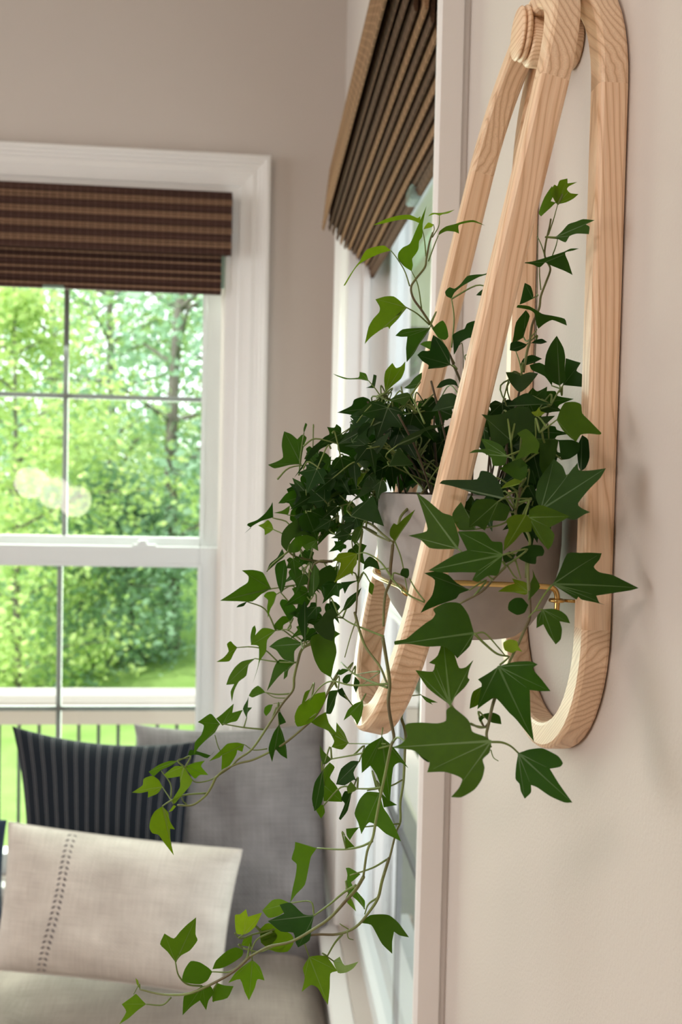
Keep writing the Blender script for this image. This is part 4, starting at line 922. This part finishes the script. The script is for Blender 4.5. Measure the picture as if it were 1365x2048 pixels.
# Stems: crop letter, radius in mm, Y at start, Y at end, then points; w = woody, p = green stalk
STEMS = '''
A w 1.2 .53 .53 1065,1640 1060,1550 1040,1440 990,1320 955,1230 850,1060 740,890 670,790 650,700 690,630 760,540 775,460 800,330 825,260
A p 0.6 .53 .53 640,690 600,570 540,470 490,405
A p 0.6 .53 .53 735,870 705,680 655,570
A p 0.6 .53 .52 790,490 830,380 868,285
A p 0.5 .53 .53 820,300 872,210 878,125
A p 0.6 .53 .54 770,450 755,300 725,190
A p 0.5 .53 .53 805,300 835,240 830,195
A p 0.7 .53 .52 800,1000 700,910 615,860
A p 0.7 .52 .52 975,1180 995,950 975,790
A p 0.7 .53 .53 1000,1310 900,1130 830,1040
A w 0.5 .53 .52 1095,1470 1070,1380 1068,1250 1060,1150 1035,1160
A p 0.6 .52 .51 1150,1400 1080,1260 1120,1230
A p 0.6 .54 .54 410,1575 365,1510 310,1445
A p 0.9 .52 .52 700,1700 640,1640 600,1640
A p 0.8 .50 .51 760,1790 700,1660 650,1560
B w 1.0 .475 .47 470,1620 500,1450 520,1380 540,1240 595,1110 610,1010 650,900 685,800 665,740 640,680 650,580 680,450 690,390
B p 0.5 .47 .47 670,520 710,400 745,275
B p 0.5 .47 .455 700,690 730,610 745,545
B p 0.5 .47 .47 530,1340 580,1275
B p 0.5 .47 .47 610,960 600,850 600,775
B p 0.5 .47 .475 640,680 610,590 580,530
B w 0.4 .49 .49 560,1600 575,1200 585,700 585,440
B p 0.6 .48 .49 460,1640 440,1540 410,1450
B p 0.7 .47 .47 690,1880 740,1790 790,1720
I w 1.3 .515 .485 1160,960 1080,1060 985,1150 950,1230 905,1400
I w 1.3 .485 .445 905,1400 885,1600 890,1680 850,1780 835,1900 830,2048
K w 1.3 .445 .44 825,140 850,290 880,500 870,650 885,780 915,940 890,1010 850,1200 810,1390 770,1600 745,1740 700,1850 670,2048
N w 1.3 .44 .48 910,870 850,970 770,1060 640,1200 510,1290 330,1390 150,1430 0,1510
O w 1.1 .48 .51 1120,1510 1000,1620 850,1710 650,1800 500,1815 380,1805 240,1770
K w 1.2 .51 .47 975,790 1005,900 1000,1080 990,1290 965,1460 965,1610 930,1700 880,1900 830,2048
N w 1.2 .47 .49 1115,720 1060,900 1030,1030 970,1130 850,1270 700,1330 500,1335 300,1400 150,1430
K w 1.1 .50 .445 600,-60 640,90 690,220 800,370 850,490 875,540
I w 1.1 .52 .51 660,1290 640,1450 630,1650 610,1950
I w 1.1 .53 .485 640,1200 740,1240 830,1320 905,1375
I w 0.9 .52 .485 690,1270 790,1330 880,1370
I w 1.1 .54 .515 780,1020 860,1080 985,1155
I p 0.7 .515 .51 990,770 1060,860 1150,950
I p 0.7 .52 .515 1330,720 1240,820 1160,960
I p 0.7 .54 .52 1090,700 1160,810 1210,840
I p 0.6 .49 .47 920,1370 970,1500 1000,1650 1025,1790
I p 0.8 .46 .45 890,1660 960,1740 1050,1810 1160,1860
I p 0.6 .45 .46 1160,1850 1090,1760 1040,1670
I p 0.7 .46 .50 895,1660 800,1530 690,1465 620,1470
H w 1.2 .545 .56 1360,990 1200,900 1060,880 900,920 760,910
H w 1.1 .56 .55 900,1180 760,1160 640,1130 590,1090
H w 1.2 .55 .56 940,1170 800,1190 740,1400 700,1560 720,1760 740,1850
J w 1.3 .55 .565 800,420 700,470 660,590 635,700 625,800 540,910 430,1080 300,1270 190,1350 120,1420 0,1500
J w 1.2 .54 .565 1000,640 940,740 890,850 820,990 700,1110 560,1225 430,1300 300,1360 180,1390 60,1450 0,1510
L w 1.2 .565 .575 725,785 690,860 640,930 540,1000 420,1000
L p 0.9 .57 .57 660,905 480,920 360,970 300,1010
L p 0.7 .57 .58 390,990 350,930 300,855
L p 0.7 .575 .58 370,940 365,830 290,725
L p 0.7 .575 .575 750,770 650,810 550,810 480,700
L p 0.6 .575 .575 500,1000 460,960 450,900
L p 0.6 .57 .57 1140,550 1030,560 955,515
L p 0.8 .565 .57 1110,395 950,380 780,350
L p 0.6 .57 .57 850,620 760,560 720,440
J p 0.8 .565 .57 600,830 500,835 405,820
J p 0.5 .565 .57 570,865 480,860 410,822
J p 0.4 .565 .57 540,900 470,910
J p 0.8 .555 .57 660,580 500,575 320,548
J p 0.7 .56 .57 500,570 400,480 290,455 180,460
J p 0.7 .55 .56 690,400 580,320 490,325
J p 0.7 .56 .565 700,440 560,330 540,325
K p 0.8 .45 .49 890,1000 640,1070 415,1112
K p 0.6 .45 .53 850,990 700,990 550,988
K p 0.8 .45 .47 810,1340 720,1350 620,1350
K p 0.7 .49 .47 980,1280 880,1330 700,1365
K p 0.7 .48 .48 965,1630 780,1645 635,1660
K p 0.9 .45 .50 740,1770 640,1815 500,1835 300,1825
K p 0.9 .445 .53 860,540 700,480 580,420 490,340
K p 0.8 .445 .53 870,510 700,520 560,520 420,490 330,530 240,640
K p 0.6 .45 .52 800,410 700,420 600,440
K p 0.5 .45 .52 800,420 740,460 640,530
K p 0.8 .46 .53 830,130 700,80 560,20 470,-40
K p 0.6 .53 .54 290,750 200,810 120,815
K w 0.7 .53 .52 700,750 600,700 520,600
K w 0.6 .52 .52 440,490 400,560 370,600
K w 0.6 .52 .52 620,-20 570,120 520,300
K p 0.5 .46 .46 825,860 815,935
N p 1.0 .47 .49 850,940 760,990 640,1090 515,1180
N p 0.9 .49 .50 740,1330 680,1400 620,1505
N p 0.7 .49 .50 430,1380 450,1440 475,1510
N p 0.8 .48 .48 1100,730 980,800 800,860
N p 0.8 .48 .48 1020,1040 950,1090 920,1170
N p 0.5 .48 .48 790,1290 740,1260 720,1245
N p 0.5 .48 .48 780,1310 790,1360 830,1375
O p 0.8 .51 .51 740,1745 620,1730 550,1660 525,1555
O p 0.8 .50 .51 1110,1500 1060,1560 960,1630 820,1630
O p 0.8 .505 .50 1300,1310 1180,1370 1130,1460
O p 0.7 .505 .50 1060,1440 1200,1470 1330,1420
O p 0.8 .51 .50 1320,1290 1150,1330 1050,1365 1000,1320
O p 0.7 .51 .51 490,1835 420,1895 290,1890
O p 0.7 .515 .52 860,1720 820,1790 830,1870
O p 0.5 .51 .51 240,1770 235,1730 190,1810
C w 1.2 .46 .42 640,980 655,1100 625,1300 610,1400 700,1540 722,1620 700,1700 690,1900
E w 1.2 .42 .41 430,240 425,330 440,560 440,700 400,800 340,930 290,1030 240,1140
E w 1.2 .41 .40 200,1260 150,1380 110,1560 95,1650 130,1740
E p 0.4 .40 .395 130,1760 150,1820 190,1848
E p 0.8 .415 .41 620,440 550,530 480,650
E p 0.6 .41 .41 545,635 480,650 430,700
D w 1.0 .42 .425 930,690 840,780 740,890 560,990
D p 0.9 .41 .41 675,1225 760,1310 860,1390 950,1410
D p 0.6 .41 .41 680,1230 760,1225 860,1330 920,1400
D p 0.9 .40 .405 485,1800 530,1850 640,1950 760,1980
D p 0.7 .41 .41 880,1480 930,1440 960,1410
D p 0.6 .42 .42 940,680 990,760 1020,790
D p 0.6 .42 .42 1010,650 1030,720 1050,790
D w 0.8 .41 .41 735,1940 760,1975 790,1940
G p 0.8 .395 .395 655,975 740,980 810,1010 870,1065
G p 0.8 .38 .395 490,830 560,860 610,860
C p 0.9 .44 .43 595,980 580,900 570,805
C p 0.7 .43 .435 800,740 870,690 935,640
'''
ivy = empty('ivy_plant', (PCX, YC, 1.437), 'trailing green ivy growing in the grey pot of the wooden hanger', 'plant')
ivy_off = Vector(ivy.location)
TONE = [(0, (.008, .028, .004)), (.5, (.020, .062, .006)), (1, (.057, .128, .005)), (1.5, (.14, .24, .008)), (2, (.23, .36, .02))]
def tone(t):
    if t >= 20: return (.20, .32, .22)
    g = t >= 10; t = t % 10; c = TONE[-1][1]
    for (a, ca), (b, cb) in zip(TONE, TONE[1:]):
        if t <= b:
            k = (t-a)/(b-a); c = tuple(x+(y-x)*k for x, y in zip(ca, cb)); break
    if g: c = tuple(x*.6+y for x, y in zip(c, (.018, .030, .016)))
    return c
def smooth_outline(p):
    """rounded between points, sharp at the lobe tips"""
    n = len(p); out = []; tips = []
    def corner(i):
        a, b, c = p[i-1], p[i], p[(i+1) % n]; u = (a-b).normalized(); w = (c-b).normalized()
        return u.dot(w) > -.05
    for i in range(n):
        b, c = p[i], p[(i+1) % n]; a, d = p[i-1], p[(i+2) % n]
        ci, cj = corner(i) or i == 0, corner((i+1) % n) or (i+1) % n == 0
        m0 = Vector((0, 0)) if ci else (c-a)*.34; m1 = Vector((0, 0)) if cj else (d-b)*.34
        L = (c-b).length
        if ci: m0 = (c-b)*.8
        if cj: m1 = (c-b)*.8
        for m in (m0, m1):
            if m.length > L*1.2: m *= L*1.2/m.length
        if corner(i): tips.append(b)
        for k in range(3):
            t = k/3; t2 = t*t; t3 = t2*t
            out.append(b*(2*t3-3*t2+1)+m0*(t3-2*t2+t)+c*(-2*t3+3*t2)+m1*(t3-t2))
    return out, tips
lr = random.Random(42)
def make_leaf(px, Y, tn, amt=1.0):
    base = atY(*px[0], Y)
    view = (CAM-base).normalized()
    n = (view+Vector((lr.uniform(-.35, .35), lr.uniform(-.2, .2), lr.uniform(-.05, .55)))*amt).normalized()
    def hit(u, v):
        d = ray(u, v); return CAM+d*((base-CAM).dot(n)/d.dot(n))
    P3 = [hit(*q) for q in px]
    far = max(P3, key=lambda q: (q-base).length); L = (far-base).length
    a = (far-base).normalized(); b = n.cross(a).normalized()
    P2 = [Vector(((q-base).dot(a), (q-base).dot(b))) for q in P3]
    area2 = sum(P2[i-1].x*P2[i].y-P2[i].x*P2[i-1].y for i in range(len(P2)))
    ol, tips = smooth_outline(P2)
    if area2 < 0: ol = ol[::-1]
    # drop points too close together, then fill with a loose grid of inner points
    q = [ol[0]]
    for p in ol[1:]:
        if (p-q[-1]).length > L*.012: q.append(p)
    if (q[0]-q[-1]).length < L*.012: q.pop()
    ol = q; m = len(ol)
    def inside(pt):
        r_ = False
        for i in range(m):
            p, r = ol[i-1], ol[i]
            if (p.y > pt.y) != (r.y > pt.y) and pt.x < (r.x-p.x)*(pt.y-p.y)/(r.y-p.y)+p.x: r_ = not r_
        return r_
    inner = []; st = L/6.5
    xs = [p.x for p in ol]; ys = [p.y for p in ol]
    y = math.floor(min(ys)/st)*st
    while y < max(ys):
        x = min(xs)
        while x < max(xs):
            pt = Vector((x+lr.uniform(-.1, .1)*st, y))
            ins = inside(pt)
            if ins and min((pt-p).length for p in ol) > st*.35: inner.append(pt)
            x += st
        y += st
    pts = ol+inner
    try:
        vo, _, fo, _, _, _ = delaunay_2d_cdt(pts, [], [list(range(m))], 1, L*1e-4)
    except Exception: return None
    fold, droop, wav, ph = lr.uniform(.03, .20), lr.uniform(-.05, .20), lr.uniform(.01, .03), lr.uniform(0, 6)
    def h(p):
        s, t = p.y/L, p.x/L
        return L*amt*(fold*math.sqrt(s*s+.0012)*.8-droop*t*t*.6+wav*math.sin(9*t+ph)*abs(s)*2-.35*s*s*fold)
    def w(p, lift=0): return base+a*p.x+b*p.y+n*(h(p)+lift)-ivy_off
    v = [w(p) for p in vo]; f = [tuple(t) for t in fo]; mi = [0]*len(f)
    # veins: thin raised ribs from the stalk to each lobe tip
    for tp in tips:
        d = tp
        if d.length < L*.28: continue
        main = (d-Vector((L, 0))).length < L*.05
        wd = min(.00055, L*.016) if main else min(.00034, L*.010)
        top = .0
        while top < (.93 if main else .85) and inside(d*(top+.06)): top += .06
        if top < .3: continue
        side = Vector((-d.y, d.x)).normalized(); k0 = len(v); ns = 5
        for i in range(ns+1):
            t = i/ns*top; c = d*t; ww = wd*(1-.85*t)
            v += [w(c+side*ww, L*.0045), w(c-side*ww, L*.0045)]
        for i in range(ns): f.append((k0+2*i, k0+2*i+1, k0+2*i+3, k0+2*i+2)); mi.append(1)
    me = bpy.data.meshes.new('leaf'); me.from_pydata([tuple(p) for p in v], [], f)
    me.materials.append(M['leaf']); me.materials.append(M['vein'])
    me.polygons.foreach_set('material_index', mi); me.polygons.foreach_set('use_smooth', [True]*len(f)); me.update()
    o = link(bpy.data.objects.new('leaf', me), ivy)
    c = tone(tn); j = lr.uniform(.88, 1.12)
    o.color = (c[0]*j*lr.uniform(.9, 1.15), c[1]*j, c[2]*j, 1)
    return base, a, L, o
stem_px = []                                  # samples (u, v, point) that leaf stalks can join
stem_jobs = []
for ln in STEMS.strip().splitlines():
    t = ln.split(); ox, oy = CROP[t[0]]; r = float(t[2])/1000*.72; y0, y1 = float(t[3]), float(t[4])
    pp = [tuple(map(float, q.split(','))) for q in t[5:]]; k = len(pp)-1
    pts = [atY(ox+x/4, oy+y/4, y0+(y1-y0)*i/k) for i, (x, y) in enumerate(pp)]
    cur = catmull(pts, 5); mb = MB()
    mb.tube(cur, [r*(1-.35*i/(len(cur)-1)) for i in range(len(cur))], 7)
    mb.out('vine_stem' if t[1] == 'w' else 'leaf_stalk', M['vine'] if t[1] == 'w' else M['petiole'], ivy, smooth=True)
    for q in cur: stem_px.append((*pix(q), q))
    if t[1] == 'w' : stem_jobs.append(cur)
leaf_objs = []
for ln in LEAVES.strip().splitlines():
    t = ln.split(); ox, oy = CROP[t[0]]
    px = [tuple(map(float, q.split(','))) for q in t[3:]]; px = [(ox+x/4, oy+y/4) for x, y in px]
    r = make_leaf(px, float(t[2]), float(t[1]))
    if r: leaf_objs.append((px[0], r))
# leaves of the dense crown, thrown loosely round the pot: generic five-lobed outlines
GEN = [[(0, 0), (-.22, -.10), (-.46, .02), (-.38, .16), (-.58, .42), (-.28, .46), (-.16, .62), (0, 1), (.16, .64), (.26, .46), (.56, .40), (.38, .16), (.44, .0), (.2, -.1)],
       [(0, 0), (-.2, -.04), (-.42, .12), (-.50, .44), (-.24, .46), (-.14, .68), (0, 1), (.13, .66), (.25, .48), (.54, .36), (.40, .10), (.18, -.05)],
       [(0, 0), (-.25, .02), (-.36, .22), (-.30, .50), (-.14, .58), (0, 1), (.15, .56), (.32, .50), (.34, .20), (.22, .0)]]
FILL = [  # centre u, v, half-sizes, count, leaf length px, Y range, tone range
    (700, 925, 85, 60, 30, (42, 72), (.50, .58), (0, .45)), (815, 830, 85, 42, 26, (45, 75), (.52, .58), (0, .3)),
    (640, 1010, 62, 55, 16, (42, 68), (.53, .58), (.1, .6)), (605, 1120, 45, 75, 9, (36, 58), (.54, .58), (.2, .8)),
    (1050, 870, 85, 80, 24, (48, 85), (.46, .53), (0, .4)), (845, 915, 62, 52, 30, (45, 74), (.555, .60), (0, .05)),  # last cluster near black: shade inside the crown put into leaf colour
    (745, 890, 55, 60, 12, (44, 66), (.50, .56), (.1, .5)), (1010, 1000, 80, 45, 9, (50, 85), (.44, .47), (.1, .5)), (690, 1060, 60, 40, 7, (30, 50), (.52, .56), (.3, .9)), (640, 1200, 55, 70, 12, (34, 56), (.53, .57), (.2, .8)), (690, 1010, 60, 60, 10, (38, 60), (.51, .55), (.1, .5))]
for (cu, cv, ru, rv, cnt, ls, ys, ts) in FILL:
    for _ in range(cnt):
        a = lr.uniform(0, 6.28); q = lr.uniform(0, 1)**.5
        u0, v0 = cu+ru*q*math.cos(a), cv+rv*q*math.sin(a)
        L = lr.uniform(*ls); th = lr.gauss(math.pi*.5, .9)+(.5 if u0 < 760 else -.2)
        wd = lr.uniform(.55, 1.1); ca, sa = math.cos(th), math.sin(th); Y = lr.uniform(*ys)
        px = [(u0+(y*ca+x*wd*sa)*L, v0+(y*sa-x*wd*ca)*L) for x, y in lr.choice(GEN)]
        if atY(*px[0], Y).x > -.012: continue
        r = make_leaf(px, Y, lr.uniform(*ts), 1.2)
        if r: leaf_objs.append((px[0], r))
# leaf stalks: from each leaf to the nearest stem, or down into the pot
n_st = 0
for (u0, v0), (base, a, L, o) in leaf_objs:
    best = min(stem_px, key=lambda q: (q[0]-u0)**2+(q[1]-v0)**2+((q[2].y-base.y)*1200)**2)
    d = math.hypot(best[0]-u0, best[1]-v0)
    if d < 5: continue
    q = best[2]
    if d > 95:
        q = Vector((PCX, YC, 1.44)) if (u0 > 690 and v0 < 990) else base-a*.02+Vector((0, 0, -.006))
    mid = base.lerp(q, .5)-a*min(.3*L, .012)+Vector((0, 0, .003))
    cur = catmull([base+a*.0004, mid, q], 4); mb = MB(); mb.tube(cur, [.00036+.00022*i/8 for i in range(len(cur))], 5)
    s = mb.out('leaf_stalk', M['petiole'], None, smooth=True)
    for v in s.data.vertices: v.co -= ivy_off
    s.parent = o
# upright stalks inside the crown above the soil
for k in range(34):
    a = lr.uniform(0, 6.28); r = .042*lr.uniform(.2, 1)**.5
    p = Vector((PCX+r*math.cos(a), YC+r*math.sin(a), 1.436)); q = p+Vector((math.cos(a)*.02+lr.uniform(-.012, .012), math.sin(a)*.012+lr.uniform(-.01, .01), lr.uniform(.025, .07)))
    if q.x > -.01: q.x = -.01
    mb = MB(); mb.tube(catmull([p, p.lerp(q, .5)+Vector((lr.uniform(-.004, .004), 0, .004)), q], 4), .0006, 6); mb.out('vine_stem', M['woody'], ivy, smooth=True)
